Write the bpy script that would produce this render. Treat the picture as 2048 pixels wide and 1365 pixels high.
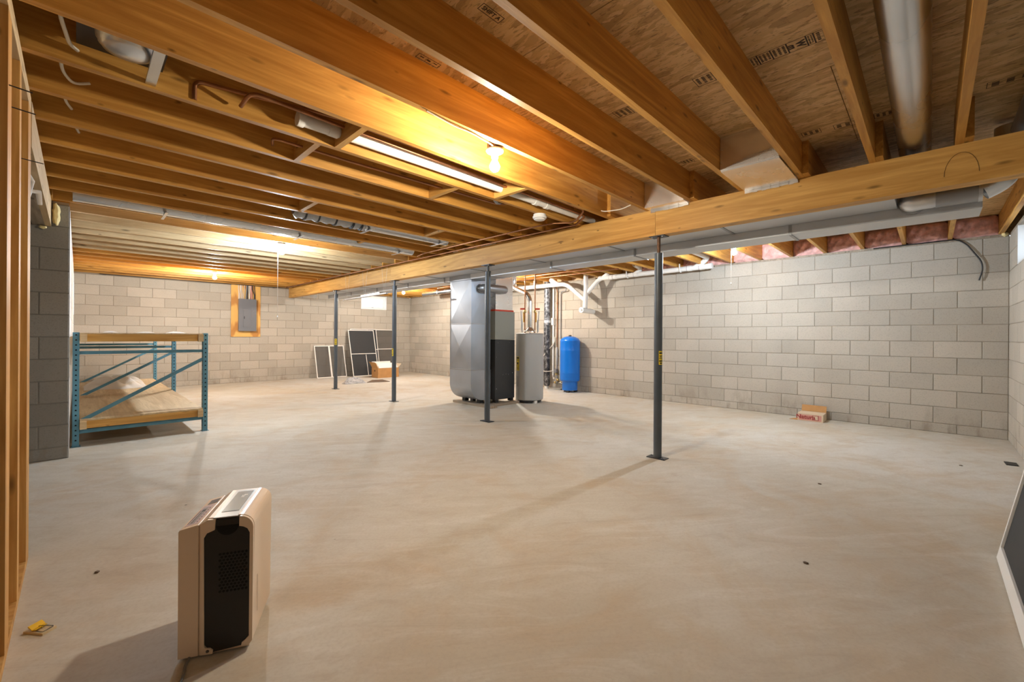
import bpy, bmesh, math, random
from mathutils import Vector, Matrix, Euler

random.seed(7)
for o in list(bpy.data.objects):
    bpy.data.objects.remove(o, do_unlink=True)
scene = bpy.context.scene
C = scene.collection
PI = math.pi

# ------------------------------------------------------------------ camera
cam_d = bpy.data.cameras.new('camera')
cam_d.sensor_width = 36.0
cam_d.lens = 853.11 / 2048 * 36.0
cam_d.shift_y = -9.4 / 2048
cam_d.clip_start = 0.02
cam = bpy.data.objects.new('camera', cam_d)
C.objects.link(cam)
cam.location = (0, 0, 1.1505)
_yaw = math.radians(45.524)
cam.matrix_world = (Matrix.Translation((0, 0, 1.1505)) @ Matrix.Rotation(-_yaw, 4, 'Z')
                    @ Matrix.Rotation(PI / 2, 4, 'X') @ Matrix.Rotation(math.radians(0.349), 4, 'Z'))
scene.camera = cam

# ------------------------------------------------------------------ world, exposure
world = bpy.data.worlds.new('overcast_sky')
scene.world = world
world.use_nodes = True
_bg = world.node_tree.nodes['Background']
_bg.inputs['Color'].default_value = (0.72, 0.86, 1.0, 1)
_bg.inputs['Strength'].default_value = 4.0
scene.view_settings.view_transform = 'Standard'
scene.view_settings.look = 'None'
scene.view_settings.gamma = 1.0
scene.view_settings.use_curve_mapping = False
scene.view_settings.exposure = 0.27
BULB_WARM = (1.0, 0.90, 0.73)
BULB_WHITE = (0.74, 0.87, 1.0)
BULB_POWER = 3000.0

# ------------------------------------------------------------------ main dimensions (metres)
XE, YS, YN = 7.426, -0.635, 11.861      # east wall face, south wall face, north wall face
XW = -0.055                             # west wall face beyond the return
YR = 5.69                               # return wall face (faces south)
XO = -1.45                              # outer west wall of the stair bay
ZP, CH, BL = 0.1115, 0.2017, 0.4064     # first joint, course height, block length
ZT = ZP + 11 * CH                       # top of the block walls
ZJ = 2.358                              # underside of the joists
ZO = 2.593                              # underside of the subfloor

# ------------------------------------------------------------------ materials
def new_mat(name):
    m = bpy.data.materials.new(name)
    m.use_nodes = True
    nt = m.node_tree
    return m, nt, nt.nodes['Principled BSDF']

def N(nt, kind, **kw):
    n = nt.nodes.new(kind)
    for k, v in kw.items():
        setattr(n, k, v)
    return n

def L(nt, a, b):
    nt.links.new(a, b)

def ramp(nt, stops):
    r = N(nt, 'ShaderNodeValToRGB')
    e = r.color_ramp.elements
    while len(e) < len(stops):
        e.new(0.5)
    for i, (p, c) in enumerate(stops):
        e[i].position = p
        e[i].color = (c[0], c[1], c[2], 1)
    return r

def coords(nt, scale=(1, 1, 1), rand=True, world_space=False):
    """object (or world) coordinates, scaled, shifted at random for each object"""
    if world_space:
        g = N(nt, 'ShaderNodeNewGeometry')
        src = g.outputs['Position']
    else:
        t = N(nt, 'ShaderNodeTexCoord')
        src = t.outputs['Object']
    mp = N(nt, 'ShaderNodeMapping')
    mp.inputs['Scale'].default_value = scale
    L(nt, src, mp.inputs['Vector'])
    out = mp.outputs['Vector']
    if rand and not world_space:
        oi = N(nt, 'ShaderNodeObjectInfo')
        ml = N(nt, 'ShaderNodeMath', operation='MULTIPLY')
        ml.inputs[1].default_value = 53.0
        L(nt, oi.outputs['Random'], ml.inputs[0])
        ad = N(nt, 'ShaderNodeVectorMath', operation='ADD')
        L(nt, out, ad.inputs[0])
        L(nt, ml.outputs[0], ad.inputs[1])
        out = ad.outputs[0]
    return out

def noise(nt, vec, scale, detail=4, rough=0.55, dist=0.0):
    n = N(nt, 'ShaderNodeTexNoise')
    n.inputs['Scale'].default_value = scale
    n.inputs['Detail'].default_value = detail
    n.inputs['Roughness'].default_value = rough
    n.inputs['Distortion'].default_value = dist
    L(nt, vec, n.inputs['Vector'])
    return n.outputs['Fac']

def mixc(nt, fac, a, b, mode='MIX'):
    m = N(nt, 'ShaderNodeMix', data_type='RGBA', blend_type=mode)
    for sock, v in ((m.inputs[0], fac), (m.inputs[6], a), (m.inputs[7], b)):
        if isinstance(v, (int, float)):
            sock.default_value = v
        elif isinstance(v, tuple):
            sock.default_value = (v[0], v[1], v[2], 1)
        else:
            L(nt, v, sock)
    return m.outputs[2]

def maprange(nt, v, a, b, c, d):
    m = N(nt, 'ShaderNodeMapRange')
    for i, x in enumerate((a, b, c, d)):
        m.inputs[i + 1].default_value = x
    L(nt, v, m.inputs[0])
    return m.outputs[0]

def bump(nt, bsdf, height, strength=0.3, dist=0.005):
    b = N(nt, 'ShaderNodeBump')
    b.inputs['Strength'].default_value = strength
    b.inputs['Distance'].default_value = dist
    L(nt, height, b.inputs['Height'])
    L(nt, b.outputs['Normal'], bsdf.inputs['Normal'])

def plain(name, col, rough=0.5, metal=0.0, var=0.0, vscale=12.0, spec=None, emit=None, bumpy=0.0):
    m, nt, b = new_mat(name)
    b.inputs['Base Color'].default_value = (*col, 1)
    b.inputs['Roughness'].default_value = rough
    b.inputs['Metallic'].default_value = metal
    if spec is not None:
        b.inputs['Specular IOR Level'].default_value = spec
    if var or bumpy:
        v = coords(nt)
        f = noise(nt, v, vscale, 5)
        if var:
            lo = tuple(c * (1 - var) for c in col)
            hi = tuple(min(1, c * (1 + var)) for c in col)
            r = ramp(nt, [(0.3, lo), (0.7, hi)])
            L(nt, f, r.inputs[0])
            L(nt, r.outputs[0], b.inputs['Base Color'])
        if bumpy:
            bump(nt, b, f, bumpy, 0.01)
    if emit:
        b.inputs['Emission Color'].default_value = (*emit[0], 1)
        b.inputs['Emission Strength'].default_value = emit[1]
    return m

def wood_mat(name, dark, light, rough=0.6, spread=0.25, knots=0.8, grain=1.0):
    m, nt, b = new_mat(name)
    v = coords(nt, (0.8, 9, 9))
    g1 = noise(nt, v, 1.3 * grain, 4, 0.55, 1.6)
    v2 = coords(nt, (2.5, 70, 70))
    g2 = noise(nt, v2, 1.0, 3, 0.6)
    r = ramp(nt, [(0.3, dark), (0.68, light)])
    L(nt, g1, r.inputs[0])
    c = mixc(nt, maprange(nt, g2, 0.35, 0.70, 0.0, 0.55), r.outputs[0], dark)
    oi = N(nt, 'ShaderNodeObjectInfo')
    val = maprange(nt, oi.outputs['Random'], 0, 1, 1 - spread, 1 + spread)
    hs = N(nt, 'ShaderNodeHueSaturation')
    L(nt, val, hs.inputs['Value'])
    L(nt, c, hs.inputs['Color'])
    c = hs.outputs['Color']
    # knots
    vk = coords(nt, (1.7, 6.0, 6.0))
    vo = N(nt, 'ShaderNodeTexVoronoi')
    vo.inputs['Scale'].default_value = 1.9
    L(nt, vk, vo.inputs['Vector'])
    k = maprange(nt, vo.outputs['Distance'], 0.06, 0.17, knots, 0.0)
    c = mixc(nt, k, c, tuple(x * 0.35 for x in dark))
    # pitch specks and scuffs
    vs = N(nt, 'ShaderNodeTexVoronoi')
    vs.inputs['Scale'].default_value = 4.0
    L(nt, coords(nt, (1.6, 3.6, 3.6)), vs.inputs['Vector'])
    sc = N(nt, 'ShaderNodeSeparateColor')
    L(nt, vs.outputs['Color'], sc.inputs[0])
    mk = N(nt, 'ShaderNodeMath', operation='MULTIPLY')
    L(nt, maprange(nt, vs.outputs['Distance'], 0.05, 0.13, 0.75, 0.0), mk.inputs[0])
    L(nt, maprange(nt, sc.outputs[0], 0.72, 0.74, 0.0, 1.0), mk.inputs[1])
    c = mixc(nt, mk.outputs[0], c, tuple(x * 0.25 for x in dark))
    L(nt, c, b.inputs['Base Color'])
    b.inputs['Roughness'].default_value = rough
    b.inputs['Specular IOR Level'].default_value = 0.3
    bump(nt, b, g2, 0.15, 0.002)
    return m

M = {}
M['joist'] = wood_mat('joist_wood', (0.42, 0.190, 0.036), (0.71, 0.385, 0.092), 0.5, 0.14)
M['joist_cool_lit'] = wood_mat('cool_lit_joist_wood', (0.44, 0.30, 0.15), (0.66, 0.50, 0.29), 0.5, 0.12)  # paler joist wood: the cool bulb's light is painted into its colour
M['beam'] = wood_mat('beam_wood', (0.50, 0.255, 0.060), (0.77, 0.455, 0.140), 0.5, 0.08)
M['stud'] = wood_mat('stud_wood', (0.46, 0.215, 0.050), (0.74, 0.43, 0.14), 0.55, 0.10)
M['pale_wood'] = wood_mat('pale_wood', (0.52, 0.36, 0.19), (0.72, 0.55, 0.33), 0.6, 0.1)
M['grey_wood'] = wood_mat('weathered_wood', (0.20, 0.16, 0.12), (0.42, 0.34, 0.25), 0.7, 0.1)
M['trap_wood'] = wood_mat('trap_wood', (0.55, 0.42, 0.24), (0.75, 0.60, 0.38), 0.7, 0.05, 0.0)

def ply_mat(name, dark, light):
    m, nt, b = new_mat(name)
    v = coords(nt, (3.0, 3.0, 0.7))
    w = N(nt, 'ShaderNodeTexWave', wave_type='RINGS')
    w.inputs['Scale'].default_value = 1.6
    w.inputs['Distortion'].default_value = 7.0
    w.inputs['Detail'].default_value = 3.0
    w.inputs['Detail Scale'].default_value = 0.8
    L(nt, v, w.inputs['Vector'])
    r = ramp(nt, [(0.15, dark), (0.65, light)])
    L(nt, w.outputs['Fac'], r.inputs[0])
    L(nt, r.outputs[0], b.inputs['Base Color'])
    b.inputs['Roughness'].default_value = 0.55
    return m
M['ply'] = ply_mat('orange_plywood', (0.50, 0.22, 0.045), (0.74, 0.42, 0.11))
M['deck_ply'] = wood_mat('deck_plywood', (0.46, 0.33, 0.19), (0.70, 0.56, 0.36), 0.6, 0.05, 0.5, 0.7)

def osb_mat():
    m, nt, b = new_mat('strand_board')
    v = coords(nt, (11, 3.2, 6), world_space=True)
    vo = N(nt, 'ShaderNodeTexVoronoi')
    vo.inputs['Scale'].default_value = 3.4
    nz = noise(nt, v, 1.5, 3)
    wv = N(nt, 'ShaderNodeVectorMath', operation='ADD')
    sc = N(nt, 'ShaderNodeVectorMath', operation='SCALE')
    sc.inputs['Scale'].default_value = 1.1
    cb = N(nt, 'ShaderNodeCombineXYZ')
    L(nt, nz, cb.inputs[0]); L(nt, nz, cb.inputs[1])
    L(nt, cb.outputs[0], sc.inputs[0])
    L(nt, v, wv.inputs[0]); L(nt, sc.outputs[0], wv.inputs[1])
    L(nt, wv.outputs[0], vo.inputs['Vector'])
    sep = N(nt, 'ShaderNodeSeparateColor')
    L(nt, vo.outputs['Color'], sep.inputs[0])
    r = ramp(nt, [(0.0, (0.48, 0.30, 0.12)), (0.5, (0.66, 0.43, 0.185)), (1.0, (0.78, 0.55, 0.27))])
    L(nt, sep.outputs[0], r.inputs[0])
    f = noise(nt, coords(nt, (30, 9, 10), world_space=True), 2.2, 4, 0.65, 0.8)
    c = mixc(nt, maprange(nt, f, 0.55, 0.68, 0.0, 0.8), r.outputs[0], (0.20, 0.095, 0.030))
    L(nt, c, b.inputs['Base Color'])
    b.inputs['Roughness'].default_value = 0.6
    bump(nt, b, f, 0.3, 0.003)
    return m
M['osb'] = osb_mat()

def block_mat(name, base, tint, spread=0.10):
    m, nt, b = new_mat(name)
    oi = N(nt, 'ShaderNodeObjectInfo')
    g = N(nt, 'ShaderNodeNewGeometry')
    ad = N(nt, 'ShaderNodeMath', operation='ADD')
    L(nt, oi.outputs['Random'], ad.inputs[0])
    L(nt, g.outputs['Random Per Island'], ad.inputs[1])
    fr = N(nt, 'ShaderNodeMath', operation='FRACT')
    L(nt, ad.outputs[0], fr.inputs[0])
    c = mixc(nt, fr.outputs[0], base, tint)
    wp = coords(nt, world_space=True)
    fine = noise(nt, wp, 95, 3, 0.7)
    c = mixc(nt, maprange(nt, fine, 0.52, 0.72, 0, 0.38), c, tuple(x * 0.45 for x in base))
    big = noise(nt, wp, 0.9, 4, 0.6)
    c = mixc(nt, maprange(nt, big, 0.45, 0.75, 0, 0.30), c, tuple(x * 0.62 for x in base))
    # damp tide marks near the slab
    st = noise(nt, coords(nt, (3.2, 3.2, 1.1), world_space=True), 2.6, 4, 0.6)
    sx = N(nt, 'ShaderNodeSeparateXYZ')
    L(nt, wp, sx.inputs[0])
    low = maprange(nt, sx.outputs['Z'], 0.02, 0.40, 0.55, 0.0)
    ml = N(nt, 'ShaderNodeMath', operation='MULTIPLY')
    L(nt, maprange(nt, st, 0.50, 0.66, 0, 1), ml.inputs[0])
    L(nt, low, ml.inputs[1])
    c = mixc(nt, ml.outputs[0], c, (0.24, 0.19, 0.14))
    L(nt, c, b.inputs['Base Color'])
    b.inputs['Roughness'].default_value = 0.9
    b.inputs['Specular IOR Level'].default_value = 0.15
    bump(nt, b, fine, 0.35, 0.004)
    return m
M['block'] = block_mat('pale_block', (0.425, 0.385, 0.325), (0.515, 0.465, 0.395))
M['grey_block'] = block_mat('grey_block', (0.27, 0.26, 0.24), (0.33, 0.315, 0.29))
M['mortar'] = plain('mortar', (0.30, 0.26, 0.205), 0.95, var=0.25, vscale=3.0)
M['grey_mortar'] = plain('grey_mortar', (0.20, 0.19, 0.175), 0.95, var=0.2, vscale=3.0)
M['white_parge'] = plain('white_parging', (0.80, 0.80, 0.80), 0.8, var=0.08)

def floor_mat():
    m, nt, b = new_mat('concrete_slab')
    wp = coords(nt, world_space=True)
    big = noise(nt, wp, 0.30, 5, 0.6, 0.6)
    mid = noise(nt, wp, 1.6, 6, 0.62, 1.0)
    fine = noise(nt, wp, 60, 3, 0.6)
    r = ramp(nt, [(0.36, (0.50, 0.450, 0.365)), (0.50, (0.55, 0.518, 0.450)), (0.62, (0.59, 0.57, 0.525))])
    L(nt, big, r.inputs[0])
    # ochre patches: warm light cast painted into the slab colour by noise
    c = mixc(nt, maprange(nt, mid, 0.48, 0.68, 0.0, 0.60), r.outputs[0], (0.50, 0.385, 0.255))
    # trowel streaks
    ro = N(nt, 'ShaderNodeVectorRotate', rotation_type='Z_AXIS')
    ro.inputs['Angle'].default_value = math.radians(38)
    L(nt, wp, ro.inputs['Vector'])
    mp = N(nt, 'ShaderNodeMapping')
    mp.inputs['Scale'].default_value = (0.9, 3.6, 1)
    L(nt, ro.outputs[0], mp.inputs['Vector'])
    tr = noise(nt, mp.outputs[0], 1.6, 7, 0.68, 1.4)
    c = mixc(nt, maprange(nt, tr, 0.50, 0.68, 0.0, 0.42), c, (0.67, 0.645, 0.60))
    c = mixc(nt, maprange(nt, tr, 0.30, 0.44, 0.45, 0.0), c, (0.40, 0.325, 0.25))
    mot = noise(nt, wp, 9.0, 5, 0.7, 0.5)
    c = mixc(nt, maprange(nt, mot, 0.50, 0.72, 0.0, 0.35), c, (0.43, 0.36, 0.285))
    c = mixc(nt, maprange(nt, fine, 0.45, 0.75, 0.0, 0.25), c, (0.36, 0.30, 0.24))
    vo = N(nt, 'ShaderNodeTexVoronoi')
    vo.inputs['Scale'].default_value = 2.6
    L(nt, wp, vo.inputs['Vector'])
    c = mixc(nt, maprange(nt, vo.outputs['Distance'], 0.014, 0.024, 0.85, 0.0), c, (0.06, 0.045, 0.03))
    L(nt, c, b.inputs['Base Color'])
    L(nt, maprange(nt, mid, 0.3, 0.7, 0.58, 0.75), b.inputs['Roughness'])
    b.inputs['Specular IOR Level'].default_value = 0.35
    bump(nt, b, tr, 0.10, 0.01)
    return m
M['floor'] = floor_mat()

def metal_mat(name, col, rough=0.35, var=0.10, streak=(1.5, 1.5, 1.5), metal=0.9):
    m, nt, b = new_mat(name)
    f = noise(nt, coords(nt, streak), 1.2, 3, 0.5)
    r = ramp(nt, [(0.3, tuple(c * (1 - var) for c in col)), (0.7, tuple(min(1, c * (1 + var)) for c in col))])
    L(nt, f, r.inputs[0])
    L(nt, r.outputs[0], b.inputs['Base Color'])
    b.inputs['Metallic'].default_value = metal
    L(nt, maprange(nt, f, 0.3, 0.7, rough * 0.85, rough * 1.2), b.inputs['Roughness'])
    return m
M['galv'] = metal_mat('galvanised_steel', (0.60, 0.62, 0.65), 0.27, metal=1.0)
M['galv_trunk'] = metal_mat('trunk_steel', (0.62, 0.645, 0.68), 0.42, 0.05, metal=0.55)
M['galv_blue'] = metal_mat('bluish_galvanised_steel', (0.40, 0.44, 0.50), 0.33, 0.12, metal=0.9)
M['galv_dark'] = metal_mat('dull_galvanised_steel', (0.36, 0.37, 0.39), 0.42)
M['foil'] = metal_mat('foil_board', (0.86, 0.84, 0.82), 0.25, 0.06, (3, 3, 3), 0.8)
M['chrome'] = metal_mat('flue_metal', (0.75, 0.75, 0.75), 0.18)
M['copper'] = plain('copper_pipe', (0.36, 0.17, 0.085), 0.40, 0.9, var=0.25, vscale=9)
M['brass'] = plain('brass', (0.60, 0.45, 0.18), 0.3, 1.0)
M['post'] = plain('grey_post_paint', (0.075, 0.092, 0.112), 0.38, 0.15, var=0.12, vscale=5)
M['rust'] = plain('rusty_steel', (0.16, 0.09, 0.055), 0.6, 0.5, var=0.3, vscale=30)
M['dark_steel'] = plain('dark_steel', (0.055, 0.055, 0.06), 0.4, 0.6)
M['yellow'] = plain('yellow_label', (0.80, 0.60, 0.02), 0.5)
M['black'] = plain('black_plastic', (0.012, 0.012, 0.013), 0.45)
M['void'] = plain('dark_recess', (0.003, 0.003, 0.003), 0.9)
M['ink'] = plain('stamp_ink', (0.045, 0.022, 0.010), 0.7)
M['pvc'] = plain('white_pvc', (0.80, 0.78, 0.74), 0.35, var=0.05, vscale=4)
M['purple'] = plain('purple_primer', (0.22, 0.13, 0.22), 0.5)
M['porcelain'] = plain('white_porcelain', (0.86, 0.86, 0.85), 0.3)
M['white'] = plain('white_paint', (0.84, 0.84, 0.83), 0.4)
M['white_frame'] = plain('white_aluminium', (0.80, 0.76, 0.71), 0.4)
M['cream'] = plain('cream_plastic', (0.80, 0.65, 0.51), 0.36, var=0.03, vscale=3)
M['cream_dark'] = plain('cream_plastic_trim', (0.70, 0.55, 0.42), 0.42)
M['panel_grey'] = plain('panel_grey', (0.15, 0.155, 0.17), 0.45)
M['sage'] = plain('sage_grey_enamel', (0.27, 0.285, 0.255), 0.42)
M['charcoal'] = plain('charcoal_enamel', (0.028, 0.029, 0.031), 0.45)
M['heater'] = plain('heater_grey', (0.42, 0.425, 0.42), 0.38)
M['heater_lid'] = plain('heater_lid', (0.33, 0.32, 0.31), 0.45)
M['blue'] = plain('blue_enamel', (0.002, 0.15, 0.62), 0.28, var=0.03)
M['rack'] = plain('rack_blue', (0.085, 0.23, 0.31), 0.42, var=0.12, vscale=9)
M['card'] = plain('cardboard', (0.46, 0.24, 0.085), 0.8, var=0.08)
M['card_pale'] = plain('pale_cardboard', (0.66, 0.52, 0.37), 0.75, var=0.06)
M['card_white'] = plain('white_carton_flap', (0.78, 0.74, 0.70), 0.7)
M['red_print'] = plain('red_print', (0.30, 0.035, 0.035), 0.6)
M['pink_print'] = plain('pink_print', (0.62, 0.30, 0.24), 0.65)
M['red'] = plain('red_plastic', (0.60, 0.05, 0.02), 0.4)
M['orange_tag'] = plain('orange_tag', (0.80, 0.42, 0.05), 0.5)
M['pink'] = plain('pink_insulation', (0.76, 0.42, 0.37), 0.95, var=0.30, vscale=14, bumpy=0.8)
M['foam'] = plain('yellow_foam', (0.80, 0.66, 0.33), 0.9, bumpy=0.5, vscale=40)
M['white_cable'] = plain('white_cable', (0.72, 0.68, 0.60), 0.5)
M['black_cable'] = plain('black_cable', (0.018, 0.018, 0.018), 0.45)
M['grey_cable'] = plain('grey_cable', (0.20, 0.20, 0.20), 0.5)
M['string'] = plain('string', (0.75, 0.74, 0.72), 0.8)
M['rag'] = plain('grey_rag', (0.42, 0.42, 0.43), 0.95, var=0.35, vscale=22)
M['dark_board'] = plain('dark_brown_board', (0.13, 0.085, 0.055), 0.7, var=0.2)
M['cheese'] = plain('yellow_plastic', (0.85, 0.52, 0.01), 0.4)
M['display'] = plain('display_film', (0.26, 0.30, 0.34), 0.18)
M['display_edge'] = plain('silver_film', (0.46, 0.50, 0.54), 0.25)
M['lilac'] = plain('lilac_sticker', (0.60, 0.47, 0.50), 0.5)
M['sticker_dark'] = plain('sticker_print', (0.12, 0.10, 0.09), 0.6)
M['sticker_grey'] = plain('sticker_grey_print', (0.33, 0.31, 0.33), 0.5)

def wrap_mat():
    m, nt, b = new_mat('foil_wrap')
    f = noise(nt, coords(nt, (1, 1, 0.6)), 24, 4, 0.7)
    r = ramp(nt, [(0.46, (0.06, 0.06, 0.065)), (0.62, (0.36, 0.36, 0.37))])
    L(nt, f, r.inputs[0])
    L(nt, r.outputs[0], b.inputs['Base Color'])
    b.inputs['Metallic'].default_value = 0.6
    b.inputs['Roughness'].default_value = 0.35
    bump(nt, b, f, 0.6, 0.01)
    return m
M['wrap'] = wrap_mat()

def screen_mat(name, dens, col):
    m, nt, b = new_mat(name)
    b.inputs['Base Color'].default_value = (*col, 1)
    b.inputs['Roughness'].default_value = 0.7
    tr = N(nt, 'ShaderNodeBsdfTransparent')
    mx = N(nt, 'ShaderNodeMixShader')
    mx.inputs[0].default_value = dens
    L(nt, tr.outputs[0], mx.inputs[1])
    L(nt, b.outputs[0], mx.inputs[2])
    L(nt, mx.outputs[0], nt.nodes['Material Output'].inputs['Surface'])
    return m
M['mesh'] = screen_mat('insect_mesh', 0.42, (0.13, 0.12, 0.11))
M['mesh_dark'] = screen_mat('dense_insect_mesh', 0.93, (0.032, 0.034, 0.037))
M['film'] = screen_mat('plastic_film', 0.60, (0.88, 0.85, 0.82))

def glass_mat():
    m, nt, b = new_mat('window_glass')
    tr = N(nt, 'ShaderNodeBsdfTransparent')
    gl = N(nt, 'ShaderNodeBsdfGlossy')
    gl.inputs['Roughness'].default_value = 0.02
    mx = N(nt, 'ShaderNodeMixShader')
    mx.inputs[0].default_value = 0.06
    L(nt, tr.outputs[0], mx.inputs[1])
    L(nt, gl.outputs[0], mx.inputs[2])
    L(nt, mx.outputs[0], nt.nodes['Material Output'].inputs['Surface'])
    return m
M['glass'] = glass_mat()

def bulb_mat(name, col, power):
    m, nt, b = new_mat(name)
    e = N(nt, 'ShaderNodeEmission')
    e.inputs['Color'].default_value = (*col, 1)
    e.inputs['Strength'].default_value = power
    L(nt, e.outputs[0], nt.nodes['Material Output'].inputs['Surface'])
    return m
M['bulb_warm'] = bulb_mat('warm_bulb', BULB_WARM, BULB_POWER)
M['bulb_neutral'] = bulb_mat('neutral_bulb', (1.0, 0.945, 0.86), BULB_POWER)
M['bulb_near'] = bulb_mat('near_warm_bulb', BULB_WARM, BULB_POWER * 0.56)
M['bulb_white'] = bulb_mat('cool_bulb', BULB_WHITE, BULB_POWER * 0.95)

# ------------------------------------------------------------------ mesh builder
class MB:
    """collects shapes into one mesh"""
    def __init__(self):
        self.v, self.f, self.s = [], [], []
    def add(self, verts, faces, smooth=False):
        n = len(self.v)
        self.v += [tuple(p) for p in verts]
        self.f += [tuple(i + n for i in f) for f in faces]
        self.s += [smooth] * len(faces)
        return self
    def box(self, x0, x1, y0, y1, z0, z1):
        return self.add([(x0, y0, z0), (x1, y0, z0), (x1, y1, z0), (x0, y1, z0),
                         (x0, y0, z1), (x1, y0, z1), (x1, y1, z1), (x0, y1, z1)],
                        [(0, 3, 2, 1), (4, 5, 6, 7), (0, 1, 5, 4), (1, 2, 6, 5), (2, 3, 7, 6), (3, 0, 4, 7)])
    def bar(self, p0, p1, w, h, up=(0, 0, 1)):
        p0, p1 = Vector(p0), Vector(p1)
        d = (p1 - p0).normalized()
        u = Vector(up)
        s = d.cross(u)
        if s.length < 1e-5:
            s = d.cross(Vector((0, 1, 0)))
        s.normalize()
        u = s.cross(d)
        s, u = s * w / 2, u * h / 2
        c = [-s - u, s - u, s + u, -s + u]
        vs = [p0 + q for q in c] + [p1 + q for q in c]
        return self.add(vs, [(3, 2, 1, 0), (4, 5, 6, 7), (0, 1, 5, 4), (1, 2, 6, 5), (2, 3, 7, 6), (3, 0, 4, 7)])
    def prism(self, poly, axis, a, b, smooth=False):
        """extrude a polygon: axis 'x' takes (y, z), 'y' takes (x, z), 'z' takes (x, y)"""
        def p3(p, t):
            return {'x': (t, p[0], p[1]), 'y': (p[0], t, p[1]), 'z': (p[0], p[1], t)}[axis]
        n = len(poly)
        vs = [p3(p, a) for p in poly] + [p3(p, b) for p in poly]
        self.add(vs, [tuple(range(n))[::-1], tuple(range(n, 2 * n))])
        self.add(vs, [(i, (i + 1) % n, n + (i + 1) % n, n + i) for i in range(n)], smooth)
        return self
    def lathe(self, prof, c=(0, 0, 0), seg=24, axis='z', smooth=True, cap=True):
        vs, fs = [], []
        m = len(prof)
        for i in range(seg):
            a = 2 * PI * i / seg
            for r, h in prof:
                p = (r * math.cos(a), r * math.sin(a), h)
                if axis == 'x':
                    p = (p[2], p[0], p[1])
                elif axis == 'y':
                    p = (p[1], p[2], p[0])
                vs.append((p[0] + c[0], p[1] + c[1], p[2] + c[2]))
        for i in range(seg):
            j = (i + 1) % seg
            for k in range(m - 1):
                fs.append((i * m + k, j * m + k, j * m + k + 1, i * m + k + 1))
        self.add(vs, fs, smooth)
        if cap:
            self.add([vs[i * m] for i in range(seg)], [tuple(range(seg))[::-1]])
            self.add([vs[i * m + m - 1] for i in range(seg)], [tuple(range(seg))])
        return self
    def tube(self, path, r, seg=10, bend=0.0, steps=5, cap=True, ring=None):
        pts = [Vector(p) for p in path]
        if bend:
            out = [pts[0]]
            for i in range(1, len(pts) - 1):
                a, b, c = pts[i - 1], pts[i], pts[i + 1]
                d = min(bend, (a - b).length * 0.49, (c - b).length * 0.49)
                p, q = b + (a - b).normalized() * d, b + (c - b).normalized() * d
                for k in range(steps + 1):
                    t = k / steps
                    out.append(p * (1 - t) ** 2 + b * 2 * t * (1 - t) + q * t * t)
            out.append(pts[-1])
            pts = out
        rs = r if isinstance(r, (list, tuple)) else [r] * len(pts)
        vs, fs = [], []
        nrm = None
        for i, p in enumerate(pts):
            if i == 0:
                t = pts[1] - pts[0]
            elif i == len(pts) - 1:
                t = pts[-1] - pts[-2]
            else:
                t = (pts[i + 1] - p).normalized() + (p - pts[i - 1]).normalized()
            t.normalize()
            if nrm is None:
                nrm = t.orthogonal().normalized()
            else:
                nrm = (nrm - t * nrm.dot(t)).normalized()
            bn = t.cross(nrm)
            for k in range(seg):
                a = 2 * PI * k / seg
                vs.append(p + (nrm * math.cos(a) + bn * math.sin(a)) * rs[i])
        n = len(pts)
        for i in range(n - 1):
            for k in range(seg):
                l = (k + 1) % seg
                fs.append((i * seg + k, i * seg + l, (i + 1) * seg + l, (i + 1) * seg + k))
        self.add(vs, fs, True)
        if cap:
            self.add(vs[:seg], [tuple(range(seg))[::-1]])
            self.add(vs[-seg:], [tuple(range(seg))])
        return self
    def cyl(self, p0, p1, r, seg=16):
        return self.tube([p0, p1], r, seg)
    def mesh(self, name):
        me = bpy.data.meshes.new(name)
        me.from_pydata(self.v, [], self.f)
        me.polygons.foreach_set('use_smooth', self.s)
        me.update()
        return me

def wm(o):
    m = o.matrix_basis.copy()
    if o.parent:
        m = wm(o.parent) @ o.matrix_parent_inverse @ m
    return m

def put(o, parent=None, local=False):
    C.objects.link(o)
    if parent is not None:
        o.parent = parent
        if not local:
            o.matrix_parent_inverse = wm(parent).inverted()
    return o

def obj(name, mb, mat, parent=None, bevel=0.0, local=False, origin=None):
    """link a mesh object; geometry is given in world space unless local"""
    me = mb.mesh(name) if isinstance(mb, MB) else mb
    if origin is not None:
        me.transform(Matrix.Translation(-Vector(origin)))
    if not me.materials:
        me.materials.append(M[mat] if isinstance(mat, str) else mat)
    o = bpy.data.objects.new(name, me)
    if origin is not None:
        o.location = origin
    put(o, parent, local)
    if bevel:
        b = o.modifiers.new('bevel', 'BEVEL')
        b.width = bevel
        b.segments = 2
        b.limit_method = 'ANGLE'
        b.angle_limit = math.radians(50)
    return o

def tag(o, label, cat, group=None, kind=None):
    o['label'] = label
    o['category'] = cat
    if group:
        o['group'] = group
    if kind:
        o['kind'] = kind
    return o

def thing(name, label, cat, loc=(0, 0, 0), rot=(0, 0, 0), group=None):
    o = bpy.data.objects.new(name, None)
    o.empty_display_size = 0.1
    o.location = loc
    o.rotation_euler = rot
    C.objects.link(o)
    return tag(o, label, cat, group)

def struct(o, label=None):
    o['kind'] = 'structure'
    if label:
        o['label'] = label
    return o

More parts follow.
